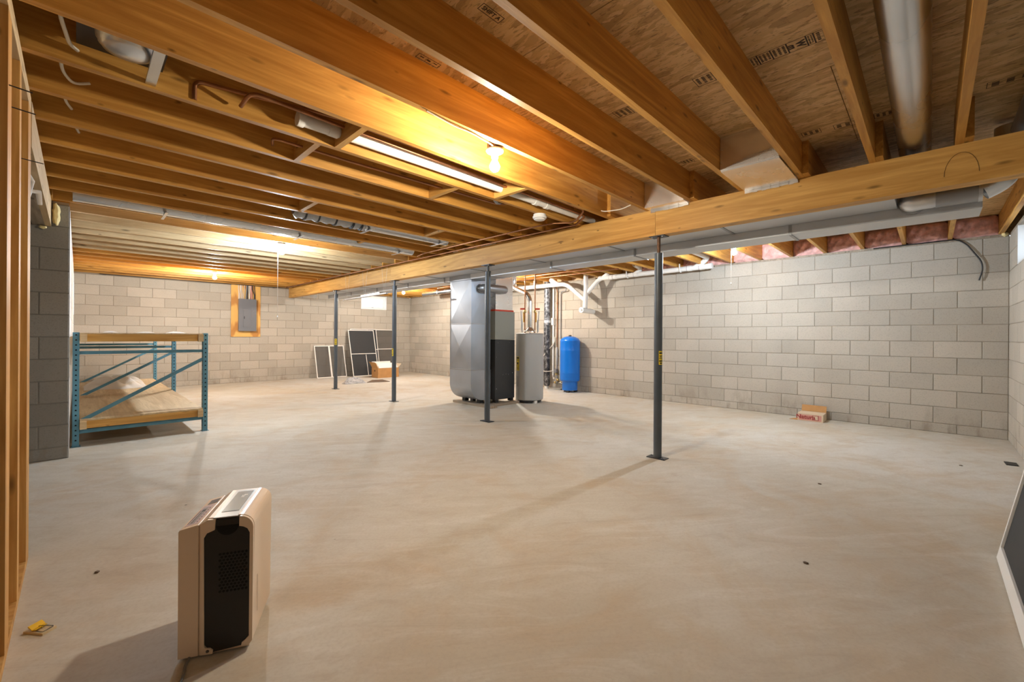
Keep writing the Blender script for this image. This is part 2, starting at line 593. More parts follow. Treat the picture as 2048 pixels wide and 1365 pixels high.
_boxes = {}
def piece(name, x0, x1, y0, y1, z0, z1, mat, parent=None, along='x'):
    """a board: mesh shared between boards of one size; long axis is local x for the grain"""
    dims = {'x': (x1 - x0, y1 - y0, z1 - z0), 'y': (y1 - y0, x1 - x0, z1 - z0), 'z': (z1 - z0, y1 - y0, x1 - x0)}[along]
    key = (tuple(round(d, 4) for d in dims), mat)
    if key not in _boxes:
        a, b, c = (d / 2 for d in dims)
        me = MB().box(-a, a, -b, b, -c, c).mesh(name)
        me.materials.append(M[mat])
        _boxes[key] = me
    o = bpy.data.objects.new(name, _boxes[key])
    o.location = ((x0 + x1) / 2, (y0 + y1) / 2, (z0 + z1) / 2)
    o.rotation_euler = {'x': (0, 0, 0), 'y': (0, 0, PI / 2), 'z': (0, -PI / 2, 0)}[along]
    return put(o, parent)

def text_mesh(body, size, mat, mtx, name, parent, thick=0.0006, bold=0.0):
    cu = bpy.data.curves.new('lettering', 'FONT')
    cu.body = body
    cu.size = size
    cu.extrude = thick
    cu.offset = bold
    cu.resolution_u = 3
    cu.align_x = 'CENTER'
    cu.align_y = 'CENTER'
    t = bpy.data.objects.new('lettering', cu)
    C.objects.link(t)
    dg = bpy.context.evaluated_depsgraph_get()
    me = bpy.data.meshes.new_from_object(t.evaluated_get(dg))
    bpy.data.objects.remove(t, do_unlink=True)
    me.materials.clear()
    me.materials.append(M[mat])
    me.transform(mtx)
    me.name = name
    o = bpy.data.objects.new(name, me)
    return o

def add_text(body, size, mat, origin, xdir, ydir, name, parent, bold=0.0, local=False):
    x, y = Vector(xdir).normalized(), Vector(ydir).normalized()
    z = x.cross(y)
    m = Matrix(((x.x, y.x, z.x, origin[0]), (x.y, y.y, z.y, origin[1]), (x.z, y.z, z.z, origin[2]), (0, 0, 0, 1)))
    return put(text_mesh(body, size, mat, m, name, parent, bold=bold), parent, local)

# ================================================================== THE SETTING
_bm = {}
def block_mesh(l, h, mat):
    key = (round(l, 3), round(h, 3), mat)
    if key in _bm:
        return _bm[key]
    g, c, dp = 0.0034, 0.0038, 0.09
    x0, x1, z0, z1 = g, l - g, g, h - g
    vs = [(x0 + c, 0, z0 + c), (x1 - c, 0, z0 + c), (x1 - c, 0, z1 - c), (x0 + c, 0, z1 - c),
          (x0, -c, z0), (x1, -c, z0), (x1, -c, z1), (x0, -c, z1),
          (x0, -dp, z0), (x1, -dp, z0), (x1, -dp, z1), (x0, -dp, z1)]
    fs = [(3, 2, 1, 0), (8, 9, 10, 11)]
    for a in (0, 4):
        for i in range(4):
            j = (i + 1) % 4
            fs.append((a + i, a + j, a + 4 + j, a + 4 + i))
    me = MB().add(vs, fs).mesh('block')
    me.materials.append(M[mat])
    _bm[key] = me
    return me

def block_wall(name, start, u, n, length, phase, mat, mortar, hole=None, limit=295, keep=None):
    """a wall of real blocks standing proud of a recessed mortar core"""
    ang = math.atan2(u[1], u[0])
    sx, sy = start
    R4 = Matrix.Translation((sx, sy, 0)) @ Matrix.Rotation(ang, 4, 'Z')
    core = MB()
    rec, th = 0.0042, 0.21
    if hole:
        core.box(0, length, -th, -rec, -0.05, hole[2])
        core.box(0, hole[0], -th, -rec, hole[2], ZT)
        core.box(hole[1], length, -th, -rec, hole[2], ZT)
    else:
        core.box(0, length, -th, -rec, -0.05, ZT)
    me = core.mesh(name)
    me.transform(R4)
    w = struct(obj(name, me, mortar))
    cells = []
    for r in range(12):
        z0 = 0.0 if r == 0 else ZP + (r - 1) * CH
        h = ZP if r == 0 else CH
        a = -phase(r)
        while a < length - 0.01:
            b = min(a + BL, length)
            s = max(a, 0.0)
            spans = [(s, b)]
            if hole and z0 + h > hole[2] + 0.02:
                spans = []
                if s < hole[0] - 0.01:
                    spans.append((s, min(b, hole[0])))
                if b > hole[1] + 0.01:
                    spans.append((max(s, hole[1]), b))
            for p, q in spans:
                if q - p > 0.03:
                    m = (p + q) / 2
                    cells.append((math.hypot(sx + u[0] * m, sy + u[1] * m), p, q, z0, h))
            a += BL
    cells.sort()
    rest = MB()
    k = 0
    for d, p, q, z0, h in cells:
        x, y = sx + u[0] * p, sy + u[1] * p
        proud = random.uniform(-0.0015, 0.0015)
        if k < limit and (keep is None or keep(x, y)):
            o = bpy.data.objects.new('block', block_mesh(q - p, h, mat))
            o.location = (x + n[0] * proud, y + n[1] * proud, z0)
            o.rotation_euler = (0, 0, ang)
            put(o, w)
            k += 1
        else:
            src = block_mesh(q - p, h, mat)
            T = Matrix.Translation((x + n[0] * proud, y + n[1] * proud, z0)) @ Matrix.Rotation(ang, 4, 'Z')
            rest.add([T @ v.co for v in src.vertices], [tuple(f.vertices) for f in src.polygons])
    if rest.v:
        o = obj('blockwork', rest, mat, w)
        o['kind'] = 'stuff'
    return w

H = BL / 2
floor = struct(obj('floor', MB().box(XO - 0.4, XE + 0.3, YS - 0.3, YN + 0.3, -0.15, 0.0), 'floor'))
wall_east = block_wall('wall_east', (XE, YS), (0, 1), (-1, 0), YN - YS, lambda r: H if r % 2 else 0.0, 'block', 'mortar')
NWIN = (XE - 6.603, XE - 5.79)
wall_north = block_wall('wall_north', (XE + 0.2, YN), (-1, 0), (0, -1), XE + 0.2 - XW, lambda r: 0.1962 + (0 if r % 2 else H), 'block', 'mortar',
                        hole=(XE + 0.2 - 6.603, XE + 0.2 - 5.79, ZP + 9 * CH))
SWIN = (6.0, 6.8128)
wall_south = block_wall('wall_south', (XO, YS), (1, 0), (0, 1), XE + 0.2 - XO, lambda r: 0.1 + (0 if r % 2 else H), 'block', 'mortar',
                        hole=(SWIN[0] - XO, SWIN[1] - XO, ZP + 9 * CH), limit=130, keep=lambda x, y: x > 3.6)
wall_return = block_wall('wall_return', (XW, YR), (-1, 0), (0, -1), XW - XO, lambda r: 0.2164 if r % 2 else 0.0, 'grey_block', 'grey_mortar')
wall_west = block_wall('wall_west', (XW, YN), (0, -1), (1, 0), YN - YR - 0.2115, lambda r: H if r % 2 else 0.0, 'white_parge', 'white_parge', limit=0)
wall_outer = block_wall('wall_outer', (XO, YR), (0, -1), (1, 0), YR - YS, lambda r: H if r % 2 else 0.0, 'grey_block', 'grey_mortar', limit=0)

# ---- sill plates and rim boards on top of the walls
def trim(name, *parts):
    mb = MB()
    for p in parts:
        mb.box(*p)
    return mb
t1 = struct(obj('trim_1', MB().box(XE + 0.004, XE + 0.145, YS, YN, ZT, ZJ), 'grey_wood'))
obj('rim_board', MB().box(XE + 0.105, XE + 0.145, YS - 0.2, YN + 0.2, ZJ, ZO + 0.12), 'pale_wood', t1)
t2 = struct(obj('trim_2', MB().box(XW - 0.15, XE, YN + 0.004, YN + 0.145, ZT, ZJ), 'grey_wood'))
obj('rim_board', MB().box(XO - 0.2, XE + 0.2, YN + 0.02, YN + 0.06, ZJ, ZO + 0.12), 'joist', t2)
t3 = struct(obj('trim_3', MB().box(XO, XE, YS - 0.145, YS - 0.004, ZT, ZJ), 'grey_wood'))
obj('rim_board', MB().box(XO - 0.2, XE + 0.2, YS - 0.145, YS - 0.105, ZJ, ZO + 0.12), 'joist', t3)
t4 = struct(obj('trim_4', MB().box(XW - 0.145, XW - 0.004, YR + 0.01, YN, ZT, ZJ), 'grey_wood'))
obj('rim_board', MB().box(XW - 0.145, XW - 0.105, YR - 0.2, YN + 0.2, ZJ, ZO + 0.12), 'joist', t4)
obj('rim_board', MB().box(XO - 0.145, XO - 0.105, YS - 0.2, YR + 0.2, ZT, ZO + 0.12), 'joist', t4)
obj('rim_board', MB().box(XO - 0.2, XW, YR + 0.06, YR + 0.1, ZT, ZO + 0.12), 'joist', t4)

# ---- windows
def window(name, cx, face_y, inward, label):
    """a hopper window two courses high set in the block opening; inward is +1 or -1 along y"""
    w, z0, z1 = 0.8128, ZP + 9 * CH, ZT
    yb = face_y - inward * 0.13
    x0, x1 = cx - w / 2, cx + w / 2
    def ybox(mb, xa, xb, d0, d1, za, zb):
        ya, yc = sorted((yb + inward * d0, yb + inward * d1))
        return mb.box(xa, xb, ya, yc, za, zb)
    fr = MB()
    t = 0.045
    for a in ((x0, x1, z0, z0 + t), (x0, x1, z1 - t, z1), (x0, x0 + t, z0 + t, z1 - t), (x1 - t, x1, z0 + t, z1 - t)):
        ybox(fr, a[0], a[1], -0.03, 0.05, a[2], a[3])
    win = struct(obj(name, fr, 'white', bevel=0.003), label)
    sa = MB()
    s = 0.03
    a0, a1, b0, b1 = x0 + t, x1 - t, z0 + t, z1 - t
    for a in ((a0, a1, b0, b0 + s), (a0, a1, b1 - s, b1), (a0, a0 + s, b0 + s, b1 - s), (a1 - s, a1, b0 + s, b1 - s)):
        ybox(sa, a[0], a[1], -0.012, 0.03, a[2], a[3])
    sash = obj('sash', sa, 'white', win)
    obj('pane', ybox(MB(), a0 + s, a1 - s, 0.0, 0.006, b0 + s, b1 - s), 'glass', sash)
    obj('latch', ybox(MB(), cx - 0.03, cx + 0.03, 0.03, 0.045, b0 + 0.006, b0 + 0.022), 'galv', sash)
    sill = MB()
    ybox(sill, x0, x1, 0.05, 0.128, z0 - 0.0, z0 + 0.012)
    obj('window_sill', sill, 'white', win)
    lin = MB()
    ybox(lin, x0, x0 + 0.01, 0.05, 0.128, z0 + 0.012, z1)
    ybox(lin, x1 - 0.01, x1, 0.05, 0.128, z0 + 0.012, z1)
    obj('window_lining', lin, 'white', win)
    return win
window('window_1', (5.79 + 6.603) / 2, YN, -1, 'small bright hopper window high in the far block wall')
window('window_2', sum(SWIN) / 2, YS, 1, 'small hopper window high in the near right block wall')

# ---- ceiling: subfloor panels on joists
ceiling = struct(obj('ceiling', MB().box(XO - 0.3, XE + 0.3, YS - 0.3, YN + 0.3, ZO + 0.024, ZO + 0.12), 'osb'))
xs = [XO - 0.2, -0.78, 0.41, 1.60, 2.79, 3.97, 5.16, 6.35, XE + 0.2]
panels = []
for i in range(len(xs) - 1):
    y = YS - 0.2 - (0.0 if i % 2 else 1.22)
    while y < YN + 0.2:
        a, b = max(y, YS - 0.2), min(y + 2.44, YN + 0.2)
        if b - a > 0.1:
            panels.append(piece('subfloor_panel', xs[i] + 0.002, xs[i + 1] - 0.002, a + 0.002, b - 0.002, ZO, ZO + 0.018, 'osb', ceiling))
        y += 2.44
JY = [0.70 + 0.411 * k for k in range(-3, 27)]
JH = ZO - ZJ
for k, y in enumerate(JY):
    x0 = XO if y < YR - 0.02 else XW - 0.10
    piece('joist', x0, 4.06, y - 0.019, y + 0.019, ZJ, ZO, 'joist_cool_lit' if 5.9 < y < 8.7 else 'joist', ceiling)
    piece('joist', 3.84 if k in (4, 6) else 3.72, XE + 0.10, y - 0.058, y - 0.020, ZJ, ZO, 'joist', ceiling)
# solid blocks nailed between joists
def blocking(x, k, w=0.038, h=0.14, tilt=0.0, mat='joist', z=ZJ):
    y0, y1 = JY[k] + 0.019, JY[k + 1] - 0.019
    o = piece('blocking', x - w / 2, x + w / 2, y0, y1, z, z + h, mat, ceiling, along='y')
    return o
KI = {round(y, 2): i for i, y in enumerate(JY)}
def kbay(y):
    return max(i for i, v in enumerate(JY) if v < y)
for x, y in ((1.17, 2.5), (2.57, 2.5), (1.06, 2.95), (2.17, 2.95), (1.52, 4.2), (2.95, 4.2), (2.58, 5.4), (3.48, 4.6)):
    blocking(x, kbay(y), h=0.10, mat='beam')

# ---- stamps printed on the panels
def panel_at(x, y):
    for p in panels:
        me = p.data
        d = [max(v.co[i] for v in me.vertices) for i in range(2)]
        if abs(p.location.x - x) <= d[0] and abs(p.location.y - y) <= d[1]:
            return p
    return ceiling
def stamp_frame(mb, x0, x1, y0, y1, w=0.004):
    z0, z1 = ZO - 0.0006, ZO
    for a in ((x0, x1, y0, y0 + w), (x0, x1, y1 - w, y1), (x0, x0 + w, y0, y1), (x1 - w, x1, y0, y1)):
        mb.box(*a, z0, z1)
def stamp_rows(mb, x0, x1, y0, y1, n):
    """rows of tiny unreadable print, running along y"""
    z0, z1 = ZO - 0.0006, ZO
    for i in range(n):
        x = x0 + (x1 - x0) * (i + 0.5) / n
        h = (x1 - x0) / n * 0.26
        y = y0 + 0.008
        while y < y1 - 0.012:
            l = random.uniform(0.004, 0.012)
            mb.box(x - h, x + h, y, min(y + l, y1 - 0.006), z0, z1)
            y += l + random.uniform(0.003, 0.005)
def stamp_cols(mb, x0, x1, y0, y1, n):
    z0, z1 = ZO - 0.0006, ZO
    for i in range(n):
        y = y0 + (y1 - y0) * (i + 0.5) / n
        h = (y1 - y0) / n * 0.26
        x = x0 + 0.008
        while x < x1 - 0.012:
            l = random.uniform(0.004, 0.010)
            mb.box(x, min(x + l, x1 - 0.006), y - h, y + h, z0, z1)
            x += l + random.uniform(0.003, 0.005)
# the long grade stamp between two joists
mb = MB()
sx0, sx1 = 2.425, 2.52
cuts = [0.70, 0.645, 0.585, 0.515, 0.435, 0.405, 0.32]
for a, b in zip(cuts[1:], cuts[:-1]):
    stamp_frame(mb, sx0, sx1, a, b, 0.003)
for i, (a, b) in enumerate(zip(cuts[1:], cuts[:-1])):
    if i not in (3,):
        stamp_cols(mb, sx0 + 0.004, sx1 - 0.004, a + 0.004, b - 0.004, 3 if b - a > 0.05 else 2)
st = obj('grade_stamp', mb, 'ink', panel_at(2.47, 0.5))
add_text('W', 0.050, 'ink', (2.472, 0.462, ZO - 0.0006), (-1, 0, 0), (0, -1, 0), 'stamp_letter', panel_at(2.47, 0.5), bold=0.002).rotation_euler = (0, 0, 0)
add_text('m', 0.050, 'ink', (2.472, 0.498, ZO - 0.0006), (-1, 0, 0), (0, -1, 0), 'stamp_letter', panel_at(2.47, 0.5), bold=0.002)
# SHIFT A box
mb = MB(); stamp_frame(mb, 1.225, 1.352, 1.385, 1.43, 0.003)
obj('grade_stamp', mb, 'ink', panel_at(1.29, 1.4))
add_text('SHIFT A', 0.030, 'ink', (1.288, 1.407, ZO - 0.0006), (1, 0, 0), (0, -1, 0), 'stamp_letter', panel_at(1.29, 1.4), bold=0.0006)
for x0, x1, y0, y1, kind in ((2.40, 2.50, 0.86, 0.96, 1), (2.40, 2.50, 1.36, 1.47, 1), (1.215, 1.35, 1.865, 1.905, 0), (3.56, 3.64, 0.55, 0.66, 1),
                             (3.58, 3.66, 0.33, 0.48, 1), (3.58, 3.66, 0.17, 0.27, 1), (3.58, 3.66, -0.40, -0.22, 1), (3.45, 3.53, 1.38, 1.47, 1), (2.42, 2.50, 1.74, 1.83, 1)):
    mb = MB()
    stamp_frame(mb, x0, x1, y0, y1, 0.003)
    (stamp_cols if kind else stamp_rows)(mb, x0 + 0.006, x1 - 0.006, y0 + 0.006, y1 - 0.006, 3)
    obj('grade_stamp', mb, 'ink', panel_at((x0 + x1) / 2, (y0 + y1) / 2))

# ---- stud wall at the left
XS = -0.172
sw = struct(obj('wall_left', MB().box(XS - 0.089, XS, -0.2, 3.30, 0.0, 0.038), 'stud'), 'open stud wall of orange lumber at the left edge')
top = piece('top_plate', XS - 0.089, XS, -0.2, 3.30, ZJ - 0.076, ZJ - 0.04, 'pale_wood', sw, along='y')
piece('top_plate', XS - 0.089, XS, -0.2, 3.30, ZJ - 0.039, ZJ - 0.001, 'pale_wood', sw, along='y')
for y in (0.55, 0.96, 1.37, 1.80, 2.275, 2.314, 2.353, 2.70, 2.739, 3.14, 3.18, 3.22, 3.26):
    piece('stud', XS - 0.089, XS, y, y + 0.038, 0.0385, ZJ - 0.077, 'stud', sw, along='z')

# ================================================================== BEAMS
beam = thing('support_beam', 'long built-up lumber beam running across the room on grey steel posts', 'beam', (3.877, 5.5, 2.12))
BZ0, BZ1 = 2.112, ZJ - 0.001
for i, (cuts) in enumerate(([-0.60, 1.862, 6.72, YN - 0.02], [-0.60, 4.27, 9.1, YN - 0.02], [-0.60, 1.862, 6.72, YN - 0.02])):
    x0 = 3.82 + i * 0.0385
    for a, b in zip(cuts[:-1], cuts[1:]):
        piece('beam_ply', x0, x0 + 0.038, a + 0.001, b - 0.001, BZ0, BZ1, 'beam', beam, along='y')
mk = MB()
arc = [(3.8195, -0.13 - 0.075 * math.cos(a), 2.17 + 0.135 * math.sin(a)) for a in [PI * i / 14 for i in range(15)]]
mk.tube(arc, 0.0012, 4)
obj('pencil_mark', mk, 'ink', beam)

hdr = thing('header_beam', 'short built-up lumber header at upper left above the block return', 'beam', (-0.22, 4.5, 2.12))
for i in range(3):
    piece('beam_ply', -0.171 - 0.0385 * (i + 1) + 0.0005, -0.171 - 0.0385 * i, 3.34 if i == 0 else 3.40, YR - 0.004, 2.12, ZJ - 0.002, 'pale_wood' if i == 0 else 'grey_wood', hdr, along='y')

# ================================================================== STEEL POSTS
def steel_post(x, y, label, stick, ztop=1.95):
    t = thing('steel_post', label, 'post', (x, y, 0), group='grey steel posts under the beam')
    obj('column', MB().lathe([(0.038, 0.007), (0.038, ztop)], (x, y, 0), 24), 'post', t)
    bp = obj('base_plate', MB().box(x - 0.048, x + 0.048, y - 0.09, y + 0.09, 0.0, 0.007), 'dark_steel', t)
    for s in (-1, 1):
        obj('bolt', MB().lathe([(0.008, 0.007), (0.008, 0.016)], (x + 0.02 * s, y + 0.07 * s, 0), 6), 'galv', bp)
    obj('jack_screw', MB().lathe([(0.0165, ztop), (0.0165, 2.104)], (x, y, 0), 14), 'rust' if ztop < 1.97 else 'post', t)
    tp = obj('top_plate', MB().box(x - 0.055, x + 0.055, y - 0.075, y + 0.075, 2.104, 2.1115), 'dark_steel', t)
    for s in (-1, 1):
        obj('bolt', MB().lathe([(0.006, 2.096), (0.006, 2.104)], (x - 0.035, y + 0.05 * s, 0), 6), 'galv', tp)
    zc, a0 = stick
    base = math.radians(224.5) + a0
    vs, fs = [], []
    n = 8
    for i in range(n + 1):
        a = base - 0.62 + 1.24 * i / n
        for z in (zc - 0.065, zc + 0.065):
            vs.append((x + 0.0388 * math.cos(a), y + 0.0388 * math.sin(a), z))
    fs = [(2 * i, 2 * i + 2, 2 * i + 3, 2 * i + 1) for i in range(n)]
    st = obj('warning_sticker', MB().add(vs, fs, True), 'yellow', t)
    pr = MB()
    for dz, hh, w in ((0.045, 0.007, 0.5), (0.02, 0.003, 0.5), (0.008, 0.003, 0.42), (-0.004, 0.003, 0.5), (-0.030, 0.006, 0.5), (-0.05, 0.006, 0.35)):
        vs = []
        for i in range(n + 1):
            a = base - w + 2 * w * i / n
            for z in (zc + dz - hh, zc + dz + hh):
                vs.append((x + 0.0392 * math.cos(a), y + 0.0392 * math.sin(a), z))
        pr.add(vs, fs, True)
    obj('sticker_print', pr, 'black', st)
    return t
PX, PY = 3.877, [1.854, 4.268, 6.69, 9.095]
steel_post(PX, PY[0], 'grey steel post nearest the camera with a rusty jack screw on top', (0.955, 0.45))
steel_post(PX, PY[1], 'grey steel post standing in front of the furnace duct', (1.30, 2.2), 2.02)
steel_post(PX, PY[2], 'grey steel post in front of the open cardboard box', (0.86, -0.75), 2.02)
steel_post(PX, PY[3], 'farthest grey steel post beside the two small window screens', (1.01, 0.35), 2.03)

# ================================================================== DUCTS
def trunk(name, label, x0, x1, z0, z1, cuts):
    t = thing(name, label, 'duct', ((x0 + x1) / 2, cuts[0], z0))
    for a, b in zip(cuts[:-1], cuts[1:]):
        s = obj('duct_section', MB().box(x0, x1, a + 0.002, b - 0.002, z0, z1), 'galv_trunk', t, bevel=0.003, origin=((x0 + x1) / 2, (a + b) / 2, (z0 + z1) / 2))
        if b < cuts[-1] - 0.01:
            cl = MB().box(x0 - 0.004, x1 + 0.004, b - 0.012, b + 0.012, z0 - 0.006, z0 - 0.001)
            cl.box(x0 - 0.006, x0 - 0.001, b - 0.012, b + 0.012, z0 - 0.006, z1)
            obj('drive_cleat', cl, 'galv_dark', s)
    return t
t = trunk('supply_trunk', 'flat galvanised trunk duct tucked behind the lumber beam', 3.962, 4.392, 2.145, 2.350,
      [0.185, 1.35, 2.52, 3.69, 4.86, 6.03, 7.20, 8.37, 9.54, 10.7])
obj('end_elbow', MB().tube([(4.18, 10.69, 2.24), (4.18, 11.05, 2.24), (4.18, 11.25, 2.20), (4.30, 11.42, 2.17)], 0.075, 16, 0.12), 'galv', t)
t = trunk('return_trunk', 'deeper galvanised trunk duct hanging lower on the far side', 4.400, 4.700, 2.065, 2.350,
      [-0.255, 0.89, 2.385, 3.6, 4.8, 5.95, 7.1, 8.3, 9.5, 10.8])
# round elbow leaving the trunk near its right end
e = thing('elbow_duct', 'round galvanised elbow duct leaving the trunk under the beam at right', 'duct', (4.30, -0.1, 2.16))
obj('collar', MB().tube([(4.399, 0.10, 2.165), (4.34, 0.10, 2.165)], 0.080, 20), 'galv', e)
obj('elbow', MB().tube([(4.345, 0.10, 2.165), (4.30, 0.10, 2.165), (4.285, 0.02, 2.165), (4.285, -0.02, 2.165)], 0.076, 20, 0.09, 6), 'galv', e)
obj('straight_pipe', MB().tube([(4.285, -0.02, 2.165), (4.285, -0.235, 2.165)], 0.0765, 20), 'galv_dark', e)
obj('crimp_ring', MB().tube([(4.285, -0.225, 2.165), (4.285, -0.245, 2.165)], 0.080, 20), 'galv', e)
obj('upper_elbow', MB().tube([(4.285, -0.24, 2.165), (4.285, -0.33, 2.21), (4.285, -0.37, 2.33), (4.285, -0.37, 2.55)], 0.076, 20, 0.09, 6), 'galv', e)

# round branch ducts running between the joists over the beam
rd = thing('round_duct', 'large round galvanised duct between the joists at upper right', 'duct', (3.0, 0.085, 2.39))
obj('duct_pipe', MB().tube([(0.9, 0.085, 2.475), (4.20, 0.085, 2.475)], 0.084, 24), 'galv', rd, origin=(2.5, 0.085, 2.475))
obj('end_elbow', MB().tube([(4.20, 0.085, 2.475), (4.40, 0.085, 2.475), (4.56, 0.085, 2.45), (4.56, 0.085, 2.352)], 0.0845, 24, 0.10), 'galv', rd)
rd = thing('round_duct', 'round galvanised duct just showing at the right edge above the beam', 'duct', (3.6, -0.43, 2.39))
obj('duct_pipe', MB().tube([(2.2, -0.43, 2.475), (4.14, -0.43, 2.475)], 0.076, 24), 'galv_dark', rd)
obj('lap_seam', MB().box(2.2, 4.14, -0.438, -0.422, 2.392, 2.400), 'galv', rd)
rd = thing('round_duct', 'bright round duct crossing the joist bay beside the cool ceiling bulb', 'duct', (2.0, 5.43, 2.33))
obj('duct_pipe', MB().tube([(XW + 0.02, 5.425, 2.402), (3.42, 5.425, 2.402)], 0.076, 20), 'galv', rd, origin=(2, 5.425, 2.402))
for x in (0.6, 1.86, 3.2):
    st = MB()
    st.box(x - 0.012, x + 0.012, 5.26, 5.60, 2.321, 2.3245)
    obj('hanger_strap', st, 'galv', rd)
rd = thing('wrapped_duct', 'round duct partly wrapped in grey insulation between joists', 'duct', (2.6, 4.6, 2.34))
obj('duct_pipe', MB().tube([(2.25, 4.60, 2.425), (3.42, 4.60, 2.425)], 0.076, 20), 'galv', rd)
wr = MB()
pts, rr = [], []
for i in range(25):
    pts.append((1.52 + 0.75 * i / 24, 4.60, 2.425))
    rr.append(0.082 + 0.008 * math.sin(i * 1.9) - (0.03 if i == 0 else 0))
obj('wrap', wr.tube(pts, rr, 18), 'galv_dark', rd)
for x in (1.62, 1.75, 1.93, 2.12, 2.22):
    obj('tie_band', MB().tube([(x, 4.60, 2.425), (x + 0.014, 4.60, 2.425)], 0.0915, 18), 'dark_steel', rd)
for x in (2.32, 3.3):
    obj('hanger_strap', MB().box(x - 0.014, x + 0.014, 4.42, 4.78, 2.345, 2.348), 'galv', rd)
rd = thing('far_round_duct', 'round duct along the far right joists beyond the furnace', 'duct', (6.58, 8.6, 2.25))
obj('duct_pipe', MB().tube([(6.62, 9.9, 2.295), (6.55, 7.2, 2.295)], 0.060, 16), 'galv', rd)
obj('crimp_ring', MB().tube([(6.603, 9.2, 2.295), (6.602, 9.16, 2.295)], 0.066, 16), 'galv_dark', rd)
# register boot in the first left bay
rd = thing('register_boot', 'round metal register boot in a joist bay at upper left', 'duct', (0.12, 2.55, 2.42))
obj('boot_plate', MB().box(-0.01, 0.29, 2.366, 2.732, 2.452, 2.456), 'dark_steel', rd)
obj('boot_collar', MB().lathe([(0.105, 2.452), (0.104, 2.435), (0.098, 2.432), (0.097, 2.418), (0.088, 2.414), (0.085, 2.402), (0.070, 2.398), (0.05, 2.390), (0.0, 2.386)], (0.15, 2.55, 0), 28, cap=False), 'galv', rd)
obj('bracket_channel', MB().box(0.225, 0.265, 2.364, 2.735, 2.372, 2.378).box(0.225, 0.229, 2.364, 2.735, 2.378, 2.392).box(0.261, 0.265, 2.364, 2.735, 2.378, 2.392), 'galv', rd)

# foil-faced boots that drop from the joist bays behind the beam
fb = thing('foil_boot', 'shiny foil-faced box between joists resting on the beam', 'duct', (3.55, 0.905, 2.35))
y0, y1 = 0.721, 1.089
obj('boot_face', MB().add([(3.24, y0, 2.352), (3.24, y1, 2.352), (3.24, y1, ZO - 0.002), (3.24, y0, ZO - 0.002), (3.252, y0, 2.352), (3.252, y1, 2.352), (3.252, y1, ZO - 0.002), (3.252, y0, ZO - 0.002)],
    [(0, 1, 2, 3), (7, 6, 5, 4), (0, 4, 5, 1), (1, 5, 6, 2), (2, 6, 7, 3), (3, 7, 4, 0)]), 'foil', fb)
cr = MB()
for i in range(9):
    z = 2.356 + i * 0.007
    cr.box(3.234, 3.239, y0 + 0.004, y1 - 0.02 - 0.022 * i, z, z + 0.0035)
obj('corrugation', cr, 'foil', fb)
obj('boot_underside', MB().box(3.253, 3.818, y0 + 0.001, y1 - 0.001, 2.346, 2.352), 'foil', fb)
fl = MB()
n = 12
for i in range(n):
    a, b = y0 + (y1 - y0) * i / n, y0 + (y1 - y0) * (i + 1) / n
    fl.box(3.806 + 0.004 * (i % 2), 3.8185, a, b, 2.322 + 0.006 * random.random(), 2.3455)
obj('tape_flange', fl, 'foil', fb)
fb = thing('foil_boot', 'small foil boot at the lapped joists above the nearest post', 'duct', (3.75, 1.73, 2.36))
obj('boot_face', MB().box(3.70, 3.71, 1.545, 1.911, ZJ - 0.006, ZO - 0.002), 'foil', fb)
obj('boot_underside', MB().box(3.711, 3.819, 1.545, 1.911, ZJ - 0.006, ZJ + 0.002), 'foil', fb)
fl = MB()
for i in range(8):
    a, b = 1.547 + 0.045 * i, 1.547 + 0.045 * (i + 1)
    fl.box(3.808 + 0.004 * (i % 2), 3.8185, a, b, 2.328 + 0.006 * random.random(), ZJ - 0.0065)
obj('tape_flange', fl, 'foil', fb)

# ================================================================== FURNACE
plank = thing('base_plank', 'grey plank lying on the floor under the furnace duct side', 'plank', (4.63, 5.45, 0))
piece('plank_board', 4.58, 4.72, 4.96, 5.93, 0.0, 0.038, 'grey_wood', plank, along='y')
plank = thing('base_plank', 'grey plank lying on the floor along the furnace front', 'plank', (5.05, 5.05, 0))
piece('plank_board', 4.725, 5.34, 5.06, 5.20, 0.0, 0.038, 'grey_wood', plank)

dr = thing('duct_drop', 'tall galvanised return drop with creased panels and a curved foot', 'duct', (4.6, 5.53, 0.1))
dx0, dx1, dy0, dy1 = 4.42, 4.80, 5.26, 5.81
def creased(x0, x1, y0, y1, z0, z1, d=0.018):
    """box section with a cross-broken (creased) west and south face"""
    yc, xc, zc = (y0 + y1) / 2, (x0 + x1) / 2, (z0 + z1) / 2
    b = [(x0, y0, z0), (x1, y0, z0), (x1, y1, z0), (x0, y1, z0), (x0, y0, z1), (x1, y0, z1), (x1, y1, z1), (x0, y1, z1),
         (x0 - d, yc, zc), (xc, y0 - d * 0.2, zc)]
    f = [(0, 3, 2, 1), (4, 5, 6, 7), (1, 2, 6, 5), (2, 3, 7, 6),
         (0, 8, 3), (3, 8, 7), (7, 8, 4), (4, 8, 0), (0, 1, 9), (1, 5, 9), (5, 4, 9), (4, 0, 9)]
    return MB().add(b, f)
obj('upper_section', creased(dx0, dx1, dy0, dy1, 1.355, 2.060), 'galv_blue', dr, origin=(4.6, 5.5, 1.7))
obj('neck', MB().box(dx0 - 0.024, 4.398, dy0 + 0.001, dy1 - 0.001, 2.061, 2.142), 'galv_blue', dr)
obj('middle_section', creased(dx0, dx1, dy0, dy1, 0.605, 1.345), 'galv_blue', dr, origin=(4.6, 5.5, 1.0))
for z in (0.60, 1.35):
    obj('seam_cleat', MB().box(dx0 - 0.007, dx1, dy0 - 0.007, dy1 + 0.004, z - 0.010, z + 0.010), 'galv_dark', dr)
R = 0.27
prof = [(4.86, 0.095), (4.86, 0.59), (dx0, 0.59)] + [(dx0 + R - R * math.cos(a), 0.095 + R - R * math.sin(a)) for a in [PI / 2 * i / 12 for i in range(13)]]
